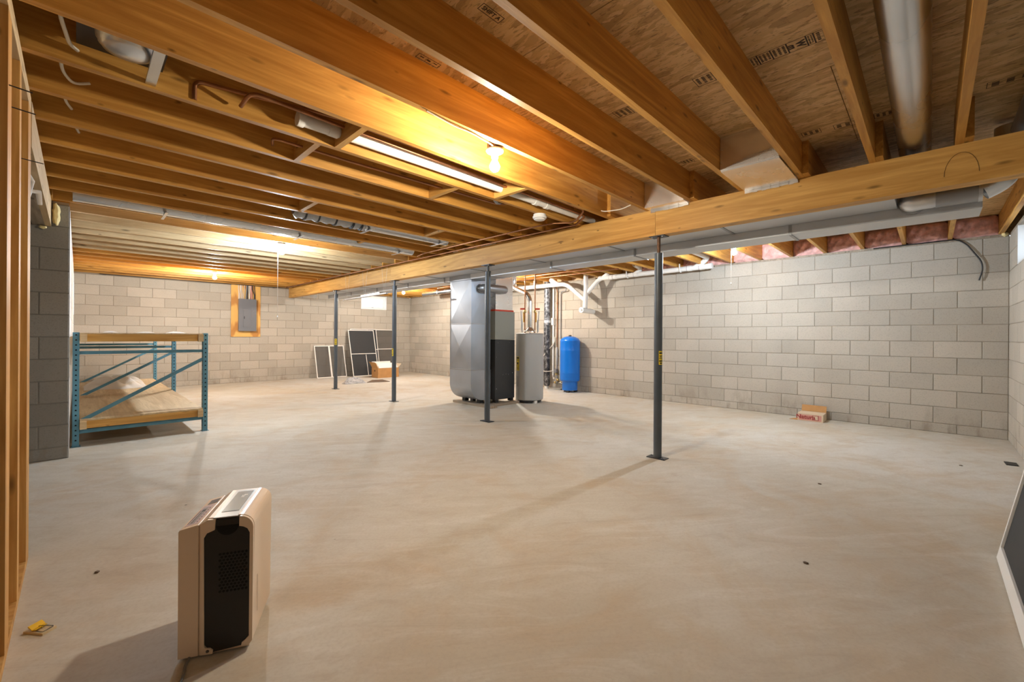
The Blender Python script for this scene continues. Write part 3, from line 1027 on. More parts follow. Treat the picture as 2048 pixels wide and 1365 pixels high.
obj('foot_elbow', MB().prism(prof, 'y', dy0, dy1), 'galv_blue', dr)
for y in (dy0 + 0.05, dy1 - 0.12):
    obj('foot_block', MB().box(4.66, 4.74, y, y + 0.08, 0.0385, 0.0945), 'black', dr)

fu = thing('furnace', 'upright furnace with sage upper cabinet and charcoal lower cabinet', 'furnace', (5.1, 5.5, 0))
fx0, fx1, fy0, fy1 = 4.868, 5.335, 5.17, 5.86
lc = obj('lower_cabinet', MB().box(fx0, fx1, fy0, fy1, 0.085, 1.09), 'charcoal', fu, bevel=0.006)
for x, z in ((4.93, 1.04), (5.20, 1.04), (4.90, 0.80), (5.05, 0.50), (5.12, 0.505), (5.18, 0.50), (5.28, 0.52), (4.90, 0.27)):
    obj('screw', MB().lathe([(0.006, 0.0), (0.005, -0.004)], (x, fy0, z), 8, 'y'), 'galv', lc)
uc = obj('upper_cabinet', MB().box(fx0, fx1, fy0 + 0.004, fy1, 1.094, 1.572), 'sage', fu, bevel=0.006)
obj('cabinet_flange', MB().box(fx0 + 0.012, fx1 - 0.012, fy0 + 0.02, fy1 - 0.02, 1.572, 1.60), 'red', fu)
obj('plenum', MB().prism([(4.90, 1.60), (5.305, 1.60), (5.305, 2.34), (5.02, 2.34), (4.90, 2.10)], 'y', fy0 + 0.03, fy1 - 0.03), 'foil', fu)
obj('plenum_neck', MB().box(4.703, 5.01, fy0 + 0.10, fy1 - 0.06, 2.14, 2.335), 'galv', fu)
obj('pressed_seam', MB().bar((4.885, fy0 + 0.024, 2.02), (5.14, fy0 + 0.024, 2.00), 0.008, 0.01), 'galv', fu)
for x in (fx0 + 0.02, fx1 - 0.09):
    for y in (fy0 + 0.01, fy1 - 0.1):
        obj('foot', MB().box(x, x + 0.07, y, y + 0.07, 0.0385 if y < 5.22 else 0.0, 0.085), 'black', fu)
by = thing('bypass_duct', 'short round bypass duct across the furnace front behind the post', 'duct', (4.8, 5.14, 1.9))
obj('duct_pipe', MB().tube([(4.62, 5.250, 1.93), (4.62, 5.12, 1.93), (5.04, 5.12, 1.93), (5.04, 5.198, 1.93)], 0.066, 18, 0.07), 'galv_dark', by)
obj('take_off_collar', MB().tube([(4.62, 5.252, 1.93), (4.62, 5.235, 1.93)], 0.075, 18), 'galv', by)

# ================================================================== WATER HEATER
HX, HY, HR = 5.59, 5.05, 0.2425
def shell_patch(mb, x, y, r, ang, half, z0, z1, n=8):
    vs = []
    for i in range(n + 1):
        a = ang - half + 2 * half * i / n
        for z in (z0, z1):
            vs.append((x + r * math.cos(a), y + r * math.sin(a), z))
    return mb.add(vs, [(2 * i, 2 * i + 2, 2 * i + 3, 2 * i + 1) for i in range(n)], True)
wh = thing('water_heater', 'tall grey cylindrical water heater beside the furnace', 'water heater', (HX, HY, 0))
obj('tank_body', MB().lathe([(0.18, 0.045), (HR - 0.006, 0.05), (HR, 0.065), (HR, 1.185)], (HX, HY, 0), 48), 'heater', wh)
obj('tank_lid', MB().lathe([(HR + 0.002, 1.186), (HR + 0.002, 1.200), (HR - 0.02, 1.207), (0.0, 1.212)], (HX, HY, 0), 48), 'heater_lid', wh)
obj('base_ring', MB().lathe([(HR - 0.03, 0.015), (HR - 0.03, 0.048)], (HX, HY, 0), 36), 'dark_steel', wh)
for k in range(3):
    a = math.radians(250 + 120 * k)
    obj('leg', MB().box(HX + 0.2 * math.cos(a) - 0.03, HX + 0.2 * math.cos(a) + 0.03, HY + 0.2 * math.sin(a) - 0.03, HY + 0.2 * math.sin(a) + 0.03, 0.0, 0.045), 'white_frame', wh)
camdir = math.atan2(-HY, -HX)
lab = obj('energy_label', shell_patch(MB(), HX, HY, HR + 0.001, camdir - 1.02, 0.20, 0.555, 0.80), 'yellow', wh)
pr = MB()
for z0, z1, h in ((0.76, 0.79, 0.16), (0.735, 0.745, 0.16), (0.66, 0.70, 0.10), (0.60, 0.61, 0.17), (0.58, 0.588, 0.17), (0.63, 0.638, 0.17)):
    shell_patch(pr, HX, HY, HR + 0.0016, camdir - 1.02, h, z0, z1)
obj('label_print', pr, 'black', lab)
obj('data_plate', shell_patch(MB(), HX, HY, HR + 0.001, camdir - 1.05, 0.16, 0.28, 0.46), 'heater_lid', wh)
hood = obj('draft_hood', MB().lathe([(0.10, 1.235), (0.098, 1.255), (0.05, 1.30), (0.048, 1.32)], (HX, HY, 0), 24), 'chrome', wh)
for k in range(4):
    a = PI / 4 + k * PI / 2
    obj('hood_leg', MB().cyl((HX + 0.075 * math.cos(a), HY + 0.075 * math.sin(a), 1.208), (HX + 0.075 * math.cos(a), HY + 0.075 * math.sin(a), 1.24), 0.006, 6), 'galv', hood)
fp = thing('flue_pipe', 'shiny metal flue pipe bending above the water heater', 'pipe', (HX, HY, 1.32))
obj('riser', MB().tube([(HX, HY, 1.322), (HX, HY, 1.80), (HX - 0.005, HY + 0.06, 1.90), (HX - 0.02, HY + 0.34, 2.02)], 0.042, 18, 0.09), 'chrome', fp)
obj('upper_elbow', MB().tube([(HX - 0.02, HY + 0.34, 2.02), (HX - 0.02, HY + 0.40, 2.05), (HX - 0.02, HY + 0.40, 2.12)], 0.043, 18, 0.05), 'chrome', fp)
obj('flue_collar', MB().lathe([(0.062, 2.12), (0.062, 2.30), (0.07, 2.305), (0.07, 2.335)], (HX - 0.02, HY + 0.40, 0), 20), 'chrome', fp)
def heater_pipe(label, px, py, side):
    cp = thing('water_pipe', label, 'pipe', (px, py, 1.21))
    obj('copper_riser', MB().tube([(px, py, 1.213), (px, py, 2.30), (px + 0.02, py + side * 0.25, 2.33)], 0.011, 10, 0.04), 'copper', cp)
    v = obj('valve_body', MB().lathe([(0.012, 1.56), (0.022, 1.575), (0.022, 1.61), (0.012, 1.625)], (px, py, 0), 12), 'brass', cp)
    hx, hy = (0.70 * side, -0.71 * side)
    obj('valve_handle', MB().bar((px + hx * 0.0, py + hy * 0.0, 1.635), (px + hx * 0.085, py + hy * 0.085, 1.635), 0.026, 0.03), 'red', v)
    obj('drip_tube', MB().cyl((px + hx * 0.045, py + hy * 0.045, 1.215), (px + hx * 0.07, py + hy * 0.07, 1.60), 0.008, 8), 'galv_dark', cp)
    tg = MB().bar((px + hx * 0.022, py + hy * 0.022, 1.57), (px + hx * 0.018, py + hy * 0.018, 1.40), 0.020, 0.004, (1, 1, 0))
    obj('hang_tag', tg, 'orange_tag', cp)
    tg = MB().bar((px + hx * 0.05, py + hy * 0.05, 1.44), (px + hx * 0.055, py + hy * 0.055, 1.23), 0.03, 0.004, (1, 1, 0))
    obj('paper_tag', tg, 'white', cp)
heater_pipe('copper pipe with red valve rising left of the heater flue', HX - 0.062, HY + 0.062, -1)
heater_pipe('copper pipe with red valve rising right of the heater flue', HX + 0.068, HY - 0.060, 1)

# ================================================================== PRESSURE TANK
TX, TY = 7.185, 5.36
pt = thing('pressure_tank', 'bright blue pressure tank standing by the block wall', 'tank', (TX, TY, 0))
obj('shell', MB().lathe([(0.165, 0.225), (0.190, 0.232), (0.203, 0.255), (0.205, 0.28), (0.205, 0.40), (0.2062, 0.405), (0.205, 0.41), (0.205, 0.86), (0.2062, 0.865), (0.205, 0.87), (0.205, 1.055),
                         (0.2065, 1.06), (0.203, 1.075), (0.180, 1.105), (0.13, 1.137), (0.07, 1.155), (0.0, 1.16)], (TX, TY, 0), 40), 'blue', pt)
obj('base_skirt', MB().lathe([(0.158, 0.045), (0.158, 0.215), (0.166, 0.226)], (TX, TY, 0), 36), 'blue', pt)
obj('air_valve_cap', MB().lathe([(0.03, 1.157), (0.03, 1.178), (0.02, 1.183)], (TX, TY, 0), 14), 'black', pt)
for k in range(3):
    a = math.radians(200 + 120 * k)
    obj('foot', MB().box(TX + 0.12 * math.cos(a) - 0.03, TX + 0.12 * math.cos(a) + 0.03, TY + 0.12 * math.sin(a) - 0.03, TY + 0.12 * math.sin(a) + 0.03, 0.0, 0.046), 'dark_steel', pt)

# ================================================================== PIPES AT THE EAST WALL
wp = thing('wrapped_riser', 'thick dark foil-wrapped riser between water heater and blue tank', 'pipe', (7.29, 6.07, 0))
obj('lower_wrap', MB().tube([(7.29, 6.07, 0.06), (7.29, 6.07, 0.10), (7.29, 6.07, 1.47)], [0.055, 0.075, 0.074], 20), 'wrap', wp)
obj('upper_wrap', MB().tube([(7.29, 6.07, 1.49), (7.29, 6.07, 2.355)], 0.070, 20), 'wrap', wp)
obj('tape_band', MB().tube([(7.29, 6.07, 1.455), (7.29, 6.07, 1.51)], 0.0765, 20), 'galv', wp)
obj('tail_pipe', MB().tube([(7.29, 6.07, 0.0), (7.29, 6.07, 0.065)], 0.045, 16), 'pvc', wp)
cd = thing('white_conduit', 'white plastic conduit running down the wall left of the blue tank', 'pipe', (7.39, 5.97, 0.05))
obj('conduit', MB().tube([(7.385, 5.97, 0.25), (7.385, 5.97, 2.34)], 0.021, 12), 'pvc', cd)
obj('switch_box', MB().box(7.345, 7.415, 5.935, 6.005, 1.40, 1.56), 'pvc', cd, bevel=0.006)
cd = thing('well_pipe', 'bare copper riser feeding the valves beside the blue tank', 'pipe', (7.39, 5.87, 0.05))
obj('copper_riser', MB().tube([(7.39, 5.865, 0.92), (7.39, 5.865, 2.16), (7.30, 5.865, 2.30)], 0.012, 10, 0.05), 'copper', cd)
obj('filter_body', MB().lathe([(0.012, 0.55), (0.022, 0.57), (0.022, 0.86), (0.012, 0.92)], (7.385, 5.865, 0), 14), 'heater', cd)
obj('coupling', MB().tube([(7.39, 5.865, 1.86), (7.39, 5.865, 1.90)], 0.018, 12), 'copper', cd)
gc = thing('grey_riser', 'thin grey riser with a hooked top above the blue tank', 'pipe', (7.40, 5.78, 1.1))
obj('riser', MB().tube([(7.40, 5.775, 1.10), (7.40, 5.775, 2.10), (7.34, 5.70, 2.13), (7.34, 5.60, 2.13), (7.34, 5.58, 2.19)], 0.010, 8, 0.04), 'grey_cable', gc)
mf = thing('valve_manifold', 'small brass valve manifold low on the wall beside the blue tank', 'valve', (7.30, 5.85, 0.1))
obj('riser_pipe', MB().tube([(7.385, 5.865, 0.12), (7.385, 5.865, 0.55)], 0.013, 10), 'galv', mf)
obj('tank_tee', MB().tube([(7.385, 5.92, 0.14), (7.36, 5.80, 0.14), (7.26, 5.505, 0.14)], 0.017, 12), 'galv', mf)
for y, z in ((5.90, 0.14), (5.83, 0.20), (5.865, 0.33), (5.75, 0.14)):
    obj('fitting', MB().lathe([(0.016, -0.025), (0.028, -0.018), (0.028, 0.018), (0.016, 0.025)], (7.375, y, z), 10), 'brass', mf)
obj('pressure_switch', MB().box(7.33, 7.40, 5.83, 5.91, 0.36, 0.44), 'panel_grey', mf, bevel=0.004)
obj('gauge', MB().lathe([(0.025, -0.012), (0.027, 0.0), (0.025, 0.012)], (7.33, 5.90, 0.24), 14, 'x'), 'chrome', mf)
obj('base_block', MB().box(7.26, 7.415, 5.66, 5.99, 0.0, 0.03), 'grey_block', mf)
obj('hose', MB().tube([(7.36, 5.90, 0.40), (7.18, 6.02, 0.38), (7.15, 6.19, 0.42), (7.18, 6.10, 0.72), (7.37, 5.93, 1.0), (7.38, 5.92, 1.15)], 0.008, 8, 0.12), 'white_cable', mf)

# PVC drain line
dp = thing('drain_line', 'white plastic drain line with branches hung along the block wall', 'pipe', (7.15, 4.9, 1.6))
RX, r = 7.20, 0.043
def zz(y):
    return 2.312 - (y - 2.6) * 0.006
obj('right_run', MB().tube([(RX, 2.62, zz(2.62)), (RX, 4.66, zz(4.66)), (7.14, 4.90, 2.03)], r, 16, 0.10), 'pvc', dp)
obj('left_run', MB().tube([(7.13, 7.30, 2.26), (7.13, 5.50, 2.25), (7.13, 5.36, 2.20), (7.13, 4.97, 1.90)], r, 16, 0.07), 'pvc', dp)
obj('stack', MB().tube([(7.25, 5.02, ZJ + 0.06), (7.16, 4.96, 2.28), (7.13, 4.93, 2.15), (7.09, 4.925, 1.72)], r + 0.004, 16, 0.05), 'pvc', dp)
co = obj('cleanout_tee', MB().tube([(6.985, 4.93, 1.68), (7.32, 4.93, 1.665), (7.40, 4.93, 1.66)], [0.052, 0.052, 0.044], 18), 'pvc', dp)
obj('cleanout_plug', MB().lathe([(0.056, -0.02), (0.056, 0.02)], (6.985, 4.93, 1.68), 20, 'x'), 'pvc', co)
obj('plug_nut', MB().box(6.945, 6.965, 4.915, 4.945, 1.665, 1.695), 'pvc', co)
obj('end_cap', MB().tube([(RX, 2.62, zz(2.62)), (RX, 2.53, zz(2.53) + 0.004)], 0.047, 16), 'pvc', dp)
obj('end_branch', MB().tube([(RX, 2.82, zz(2.8)), (RX, 2.66, 2.40), (RX - 0.03, 2.60, 2.455), (6.95, 2.60, 2.465), (6.3, 2.60, 2.47)], r, 16, 0.07), 'pvc', dp)
for y, dz in ((4.58, 0.12), (3.90, 0.12)):
    obj('riser_elbow', MB().tube([(RX, y + 0.02, zz(y)), (RX, y - 0.10, zz(y) + 0.07), (RX, y - 0.10, ZJ + 0.06), (RX - 0.18, y - 0.08, ZJ + 0.10)], r - 0.003, 14, 0.06), 'pvc', dp)
obj('trap', MB().tube([(7.16, 6.02 - 0.2, 2.34), (7.10, 5.80, 2.36), (7.08, 5.72, 2.30), (7.14, 5.66, 2.26)], 0.055, 16, 0.05), 'pvc', dp)
for y, rr2 in ((2.66, 0.048), (2.86, 0.048), (3.84, 0.047), (4.28, 0.047), (4.36, 0.047), (4.60, 0.047)):
    obj('coupling', MB().tube([(RX, y, zz(y)), (RX, y + 0.07, zz(y + 0.07))], rr2, 16), 'pvc', dp)
    obj('primer_ring', MB().tube([(RX, y + 0.07, zz(y + 0.07)), (RX, y + 0.077, zz(y + 0.077))], rr2 - 0.004, 16), 'purple', dp)
for y in (5.62, 6.0, 6.5):
    obj('coupling', MB().tube([(7.13, y, 2.252), (7.13, y + 0.07, 2.253)], 0.047, 16), 'pvc', dp)
for y, z in ((3.05, zz(3.05)), (4.05, zz(4.05)), (6.35, 2.255), (6.9, 2.257)):
    h = obj('hanger', MB().tube([(RX - 0.046, y, z - 0.03), (RX - 0.046, y, ZJ + 0.04)], 0.010, 8), 'pvc', dp)
    obj('hanger_hook', MB().tube([(RX - 0.046, y, z - 0.028), (RX, y, z - 0.052), (RX + 0.04, y, z - 0.03)], 0.010, 8, 0.03), 'pvc', h)

# ================================================================== PIPES AND CABLES UNDER THE JOISTS
vp = thing('waste_pipe', 'white plastic waste pipe running between the joists beside the near bulb', 'pipe', (2.4, 2.655, 2.38))
obj('pipe_run', MB().tube([(1.10, 2.665, 2.425), (3.95, 2.645, 2.415)], 0.030, 16), 'pvc', vp)
obj('end_cleanout', MB().tube([(0.90, 2.665, 2.427), (0.935, 2.665, 2.427), (0.94, 2.665, 2.427), (1.12, 2.665, 2.426)], [0.043, 0.043, 0.036, 0.036], 16), 'pvc', vp)
obj('coupling', MB().tube([(1.08, 2.665, 2.426), (1.14, 2.665, 2.425)], 0.038, 16), 'pvc', vp)
for x in (2.98, 3.14):
    obj('coupling', MB().tube([(x, 2.652, 2.418), (x + 0.05, 2.652, 2.418)], 0.037, 16), 'pvc', vp)
def run(name, label, pts, r, mat, cat='pipe', seg=8, bend=0.05):
    return tag(obj(name, MB().tube(pts, r, seg, bend), mat), label, cat)
run('copper_line', 'copper line with a turned-down end in the joist bay at upper left',
    [(0.42, 2.735, 2.37), (0.42, 2.735, 2.47), (0.50, 2.73, 2.475), (1.10, 2.55, 2.46), (3.58, 2.50, 2.43), (3.60, 2.62, 2.345), (3.60, 2.70, 2.345)], 0.011, 'copper')
run('copper_line', 'second copper line lying close to the white waste pipe',
    [(0.62, 2.70, 2.40), (0.64, 2.58, 2.44), (1.10, 2.60, 2.44), (3.70, 2.57, 2.41), (3.72, 2.70, 2.348)], 0.011, 'copper')
run('copper_line', 'bare copper line in the bay with the short crossing blocks',
    [(0.90, 3.12, 2.41), (0.86, 2.98, 2.40), (1.40, 2.98, 2.40), (2.78, 2.93, 2.40), (2.90, 2.86, 2.42)], 0.009, 'copper')
run('copper_main', 'copper main running under the joists a hand from the beam',
    [(3.60, 2.705, 2.343), (3.49, 2.85, 2.340), (3.47, 3.07, 2.340), (3.50, 5.25, 2.340), (3.50, 5.40, 2.32)], 0.009, 'copper')
run('copper_main', 'dark copper main running along the top edge of the beam',
    [(3.72, 2.705, 2.343), (3.70, 2.9, 2.340), (3.69, 4.9, 2.340), (3.66, 8.0, 2.340), (3.66, 11.5, 2.340)], 0.010, 'copper')
run('black_cable', 'black cable following the beam toward the electrical panel',
    [(3.728, 4.6, 2.349), (3.724, 7.0, 2.349), (3.72, 11.70, 2.349), (3.3, 11.83, 2.349), (2.2, 11.845, 2.349), (0.3, 11.845, 2.349)], 0.008, 'black_cable', 'cable', 6)
run('galvanised_sheet_strip', 'thin bright metal strip nailed along the beam top by the second post',
    [(3.815, 4.05, 2.362), (3.815, 4.95, 2.362)], 0.004, 'foil', 'strip', 4, 0)
run('copper_main', 'copper run farther from the block wall under the far right joists', [(6.30, 4.3, 2.343), (6.30, 8.8, 2.343)], 0.012, 'copper')
run('copper_main', 'copper run nearest the block wall under the far right joists', [(6.62, 3.9, 2.343), (6.62, 7.0, 2.343)], 0.012, 'copper')
vc = thing('pipe_clamp_ring', 'grey ring fitting hanging in the joist bay behind the near bulb', 'fitting', (2.75, 2.9, 2.42))
obj('ring', MB().lathe([(0.055, -0.02), (0.06, 0.0), (0.055, 0.02), (0.04, 0.02), (0.04, -0.02), (0.055, -0.02)], (2.72, 2.86, 2.43), 18, 'y', True, False), 'galv_dark', vc)
obj('stem', MB().cyl((2.72, 2.86, 2.485), (2.72, 2.86, 2.592), 0.012, 8), 'galv_dark', vc)
# white cables stapled to the joists
run('white_cable', 'white cable pair dropping through the first joist bay at upper left', [(-0.062, 2.40, 2.59), (-0.058, 2.55, 2.46), (-0.03, 2.70, 2.42), (-0.005, 2.735, 2.42)], 0.0075, 'white_cable', 'cable', 8)
run('white_cable', 'white cable loop poking from the second joist bay at upper left', [(-0.07, 2.80, 2.56), (-0.06, 3.05, 2.44), (-0.02, 3.14, 2.43), (0.04, 3.142, 2.46)], 0.007, 'white_cable', 'cable', 8)
run('white_cable', 'white cable stub in the third joist bay at upper left', [(-0.06, 3.30, 2.57), (-0.055, 3.48, 2.46), (-0.03, 3.55, 2.45)], 0.007, 'white_cable', 'cable', 8)
run('white_cable', 'white cable stub in the fourth joist bay at upper left', [(-0.02, 3.72, 2.57), (-0.015, 3.89, 2.47), (0.0, 3.962, 2.46)], 0.007, 'white_cable', 'cable', 8)
run('white_cable', 'white cable stapled under the joist leading to the near bulb', [(1.30, 1.925, 2.3535), (1.50, 1.945, 2.350), (1.62, 1.94, 2.3525), (1.80, 1.965, 2.352), (1.86, 1.985, 2.350)], 0.0045, 'white_cable', 'cable', 8)
run('white_cable', 'short white cable sweeping across the beam near the foil boot', [(3.62, 2.335, 2.40), (3.60, 2.28, 2.375), (3.64, 2.12, 2.372), (3.66, 2.03, 2.40)], 0.0055, 'white_cable', 'cable', 8)
run('black_cable', 'black cable hanging loose on the block wall at far right', [(XE - 0.012, 0.55, 2.345), (XE - 0.012, -0.22, 2.352), (XE - 0.02, -0.30, 2.28), (XE - 0.03, -0.42, 2.06), (XE - 0.03, -0.43, 1.96), (XE - 0.025, -0.40, 1.84)], 0.0075, 'black_cable', 'cable', 8, 0.12)
# ring shank nails bent out of the stud wall
nl = [(2.30, 2.02), (2.46, 2.00), (3.00, 1.96), (3.6, 2.08)]
for i, (y, z) in enumerate(nl[:3]):
    tag(obj('wire_nail', MB().tube([(XS - 0.02, y, z), (XS + 0.055, y + 0.01, z - 0.004)], 0.0022, 6), 'dark_steel'),
        ('uppermost', 'middle', 'lowest')[i] + ' dark nail poking out of the open stud wall', 'nail', 'nails in the stud wall')

# spray foam
def blob(name, label, c, s, mat, seed, cat='foam'):
    bm = bmesh.new()
    bmesh.ops.create_icosphere(bm, subdivisions=3, radius=1.0)
    rnd = random.Random(seed)
    ph = [rnd.uniform(0, 6) for _ in range(6)]
    for v in bm.verts:
        p = v.co
        k = 1 + 0.18 * math.sin(5 * p.x + ph[0]) * math.sin(4 * p.y + ph[1]) + 0.12 * math.sin(9 * p.z + ph[2] + 3 * p.x)
        v.co = Vector((p.x * s[0] * k, p.y * s[1] * k, p.z * s[2] * k))
    me = bpy.data.meshes.new(name)
    bm.to_mesh(me); bm.free()
    for f in me.polygons:
        f.use_smooth = True
    o = obj(name, me, mat)
    o.location = c
    return tag(o, label, cat)
blob('spray_foam', 'ragged yellow spray foam beside the header at the grey blocks', (-0.140, 5.66, 2.235), (0.026, 0.035, 0.10), 'foam', 3)
blob('foam_drip', 'small cream foam drip under the header end', (-0.222, 5.66, 2.10), (0.025, 0.025, 0.014), 'foam', 4)
blob('corner_foam', 'bead of yellow foam in the upper right wall corner', (XE - 0.05, YS + 0.04, ZT + 0.012), (0.03, 0.025, 0.022), 'foam', 5)
hk = thing('plastic_loop', 'crumpled clear plastic strip looped over the header at upper left', 'plastic strip', (-0.20, 4.05, 2.10))
obj('strip', MB().tube([(-0.215, 3.86, 2.118), (-0.20, 3.95, 2.09), (-0.235, 4.02, 1.99), (-0.215, 4.06, 2.05), (-0.18, 4.10, 2.06), (-0.175, 4.14, 1.99)], [0.008, 0.012, 0.022, 0.014, 0.016, 0.012], 8), 'film', hk)

# pink insulation batts along the rim
def batt_mesh():
    rnd = random.Random(11)
    w, h = 0.370, ZO - ZJ - 0.004
    nx, nz = 14, 9
    vs, fs = [], []
    for i in range(nx + 1):
        for j in range(nz + 1):
            e = min(i, nx - i, 2) / 2 * min(j, nz - j, 2) / 2
            d = 0.045 * e + 0.022 * e * math.sin(i * 1.7 + j * 0.9) + rnd.uniform(-0.012, 0.012) * e
            vs.append((-d, -w / 2 + w * i / nx, h * j / nz))
    n1 = len(vs)
    for i in range(nx):
        for j in range(nz):
            a = i * (nz + 1) + j
            fs.append((a, a + 1, a + nz + 2, a + nz + 1))
    mb = MB().add(vs, fs, True)
    mb.box(0.0, 0.07, -w / 2, w / 2, 0, h)
    me = mb.mesh('insulation_batt')
    me.materials.append(M['pink'])
    return me
bme = batt_mesh()
ORD = 'first second third fourth fifth sixth seventh eighth ninth tenth eleventh twelfth'.split()
for k in range(11):
    yc = (JY[k] + JY[k + 1]) / 2 - 0.039
    o = bpy.data.objects.new('insulation_batt', bme)
    o.location = (XE + 0.02, yc, ZJ + 0.002)
    if k % 2:
        o.rotation_euler = (0, 0, 0)
    C.objects.link(o)
    tag(o, ORD[k] + ' pink insulation batt from the upper right corner above the right wall', 'insulation', 'pink batts along the right wall')

# ================================================================== LAMPS
def bulb_fixture(x, y, label, kind, chain=None, side=0, box=True):
    t = thing('bulb_fixture', label, 'light', (x, y, 2.20), group='bare bulb ceiling fixtures')
    if box:
        obj('junction_box', MB().lathe([(0.05, 2.3460), (0.05, ZJ + 0.03)], (x, y, 0), 8, smooth=False), 'rust', t)
    else:
        b = obj('mounting_board', MB().box(x - 0.045, x + 0.045, JY[kbay(y + 0.04)] - 0.019, JY[kbay(y + 0.04) + 1] - 0.059, 2.3470, 2.3850), 'pale_wood', t)
    obj('lampholder_plate', MB().lathe([(0.0, 2.3260), (0.03, 2.3270), (0.052, 2.3320), (0.058, 2.3400), (0.057, 2.3460), (0.0, 2.3460)], (x, y, 0), 28, cap=False), 'porcelain', t)
    obj('socket', MB().lathe([(0.021, 2.2930), (0.023, 2.3000), (0.024, 2.3270)], (x, y, 0), 18), 'porcelain', t)
    obj('bulb_neck', MB().lathe([(0.019, 2.2720), (0.0165, 2.2940)], (x, y, 0), 16), 'porcelain', t)
    prof = [(0.0, 2.2060)] + [(0.033 * math.sin(a), 2.2390 - 0.033 * math.cos(a)) for a in [PI * i / 10 for i in range(1, 8)]] + [(0.0195, 2.2715)]
    obj('bulb', MB().lathe(prof, (x, y, 0), 16, cap=False), kind, t)
    if chain:
        obj('pull_string', MB().tube([(x - 0.04, y + 0.02, 2.3280), (x - 0.041, y + 0.02, chain)], 0.0022, 6), 'string', t)
        obj('string_knob', MB().lathe([(0.003, chain - 0.022), (0.007, chain - 0.018), (0.007, chain - 0.004), (0.003, chain)], (x - 0.041, y + 0.02, 0), 8), 'string', t)
    return t
bulb_fixture(1.872, 2.003, 'glowing bare bulb on a joist nearest the camera', 'bulb_near')
bulb_fixture(1.875, 6.094, 'cool glowing bare bulb with a long pull string over the open floor', 'bulb_white', 1.40)
bulb_fixture(1.835, 9.793, 'glowing bare bulb above and left of the electrical panel', 'bulb_neutral')
bulb_fixture(5.870, 1.80, 'glowing bare bulb with pull string before the right block wall', 'bulb_white', 1.85, box=False)
bulb_fixture(5.800, 9.57, 'glowing bare bulb near the far corner beside the small window', 'bulb_neutral', box=False)
bulb_fixture(5.845, 5.87, 'glowing bare bulb half hidden behind the furnace plenum', 'bulb_neutral', box=False)

sd = thing('smoke_detector', 'white round smoke detector under a joist near the beam', 'smoke detector', (3.20, 2.755, 2.30))
obj('mount_plate', MB().lathe([(0.062, 2.336), (0.062, 2.3575)], (3.20, 2.768, 0), 28), 'white', sd)
obj('detector_cover', MB().lathe([(0.0, 2.302), (0.05, 2.303), (0.058, 2.309), (0.060, 2.322), (0.070, 2.324), (0.070, 2.336), (0.0, 2.336)], (3.20, 2.768, 0), 32, cap=False), 'porcelain', sd)
obj('vent_slot', MB().lathe([(0.0605, 2.3135), (0.0605, 2.3165)], (3.20, 2.768, 0), 32), 'grey_cable', sd)

hr = thing('hanging_rail', 'thin metal rail hung on white strings beneath the beam', 'rail', (3.75, 7.5, 1.88))
obj('rail_bar', MB().bar((3.75, 6.72, 1.885), (3.75, 8.36, 1.865), 0.045, 0.022), 'galv_dark', hr, bevel=0.004)
obj('rail_lip', MB().bar((3.728, 6.95, 1.899), (3.728, 7.65, 1.891), 0.004, 0.03), 'foil', hr)
obj('rail_hook', MB().tube([(3.75, 8.36, 1.865), (3.75, 8.42, 1.86), (3.74, 8.44, 1.84), (3.76, 8.47, 1.87)], 0.006, 6, 0.02), 'galv_dark', hr)
for y in (6.82, 7.55, 8.28):
    for s in (-1, 1):
        obj('string', MB().cyl((3.75, y + 0.015 * s, 1.89), (3.755, y + 0.10 * s, ZJ), 0.0016, 5), 'string', hr)

# ================================================================== PALLET RACK
rk = thing('pallet_rack', 'low two-bay blue steel pallet rack with plywood shelves against the left wall', 'rack', (0.53, 8.5, 0))
RX0, RX1 = -0.035, 1.095
FY = [6.17, 8.53, 10.85]
PW, PD, RH = 0.05, 0.07, 1.165
for fy in FY:
    for px in (RX0, RX1 - PW):
        up = obj('upright', MB().box(px, px + PW, fy, fy + PD, 0.004, RH), 'rack', rk, bevel=0.003)
        ho = MB()
        z = 0.06
        while z < RH - 0.03:
            ho.prism([(px + 0.017, z), (px + 0.033, z), (px + 0.030, z + 0.014), (px + 0.020, z + 0.014)], 'y', fy - 0.0012, fy + 0.002)
            if px > 0.5:
                ho.prism([(fy + 0.027, z), (fy + 0.043, z), (fy + 0.040, z + 0.014), (fy + 0.030, z + 0.014)], 'x', px - 0.0012, px + 0.002)
            z += 0.051
        obj('slot_row', ho, 'void', up)
        obj('foot_plate', MB().box(px - 0.008, px + PW + 0.012, fy - 0.012, fy + PD + 0.012, 0.0, 0.004), 'rack', rk)
    yb = fy + PD / 2
    a, b = RX0 + PW, RX1 - PW
    obj('horizontal_brace', MB().bar((a, yb, 0.955), (b, yb, 0.955), 0.03, 0.034), 'rack', rk)
    obj('horizontal_brace', MB().bar((a, yb, 0.150), (b, yb, 0.158), 0.03, 0.040), 'rack', rk)
    obj('diagonal_brace', MB().bar((a - 0.005, yb - 0.02, 0.250), (b + 0.005, yb - 0.02, 0.862), 0.012, 0.036, (0, 0, 1)), 'rack', rk)
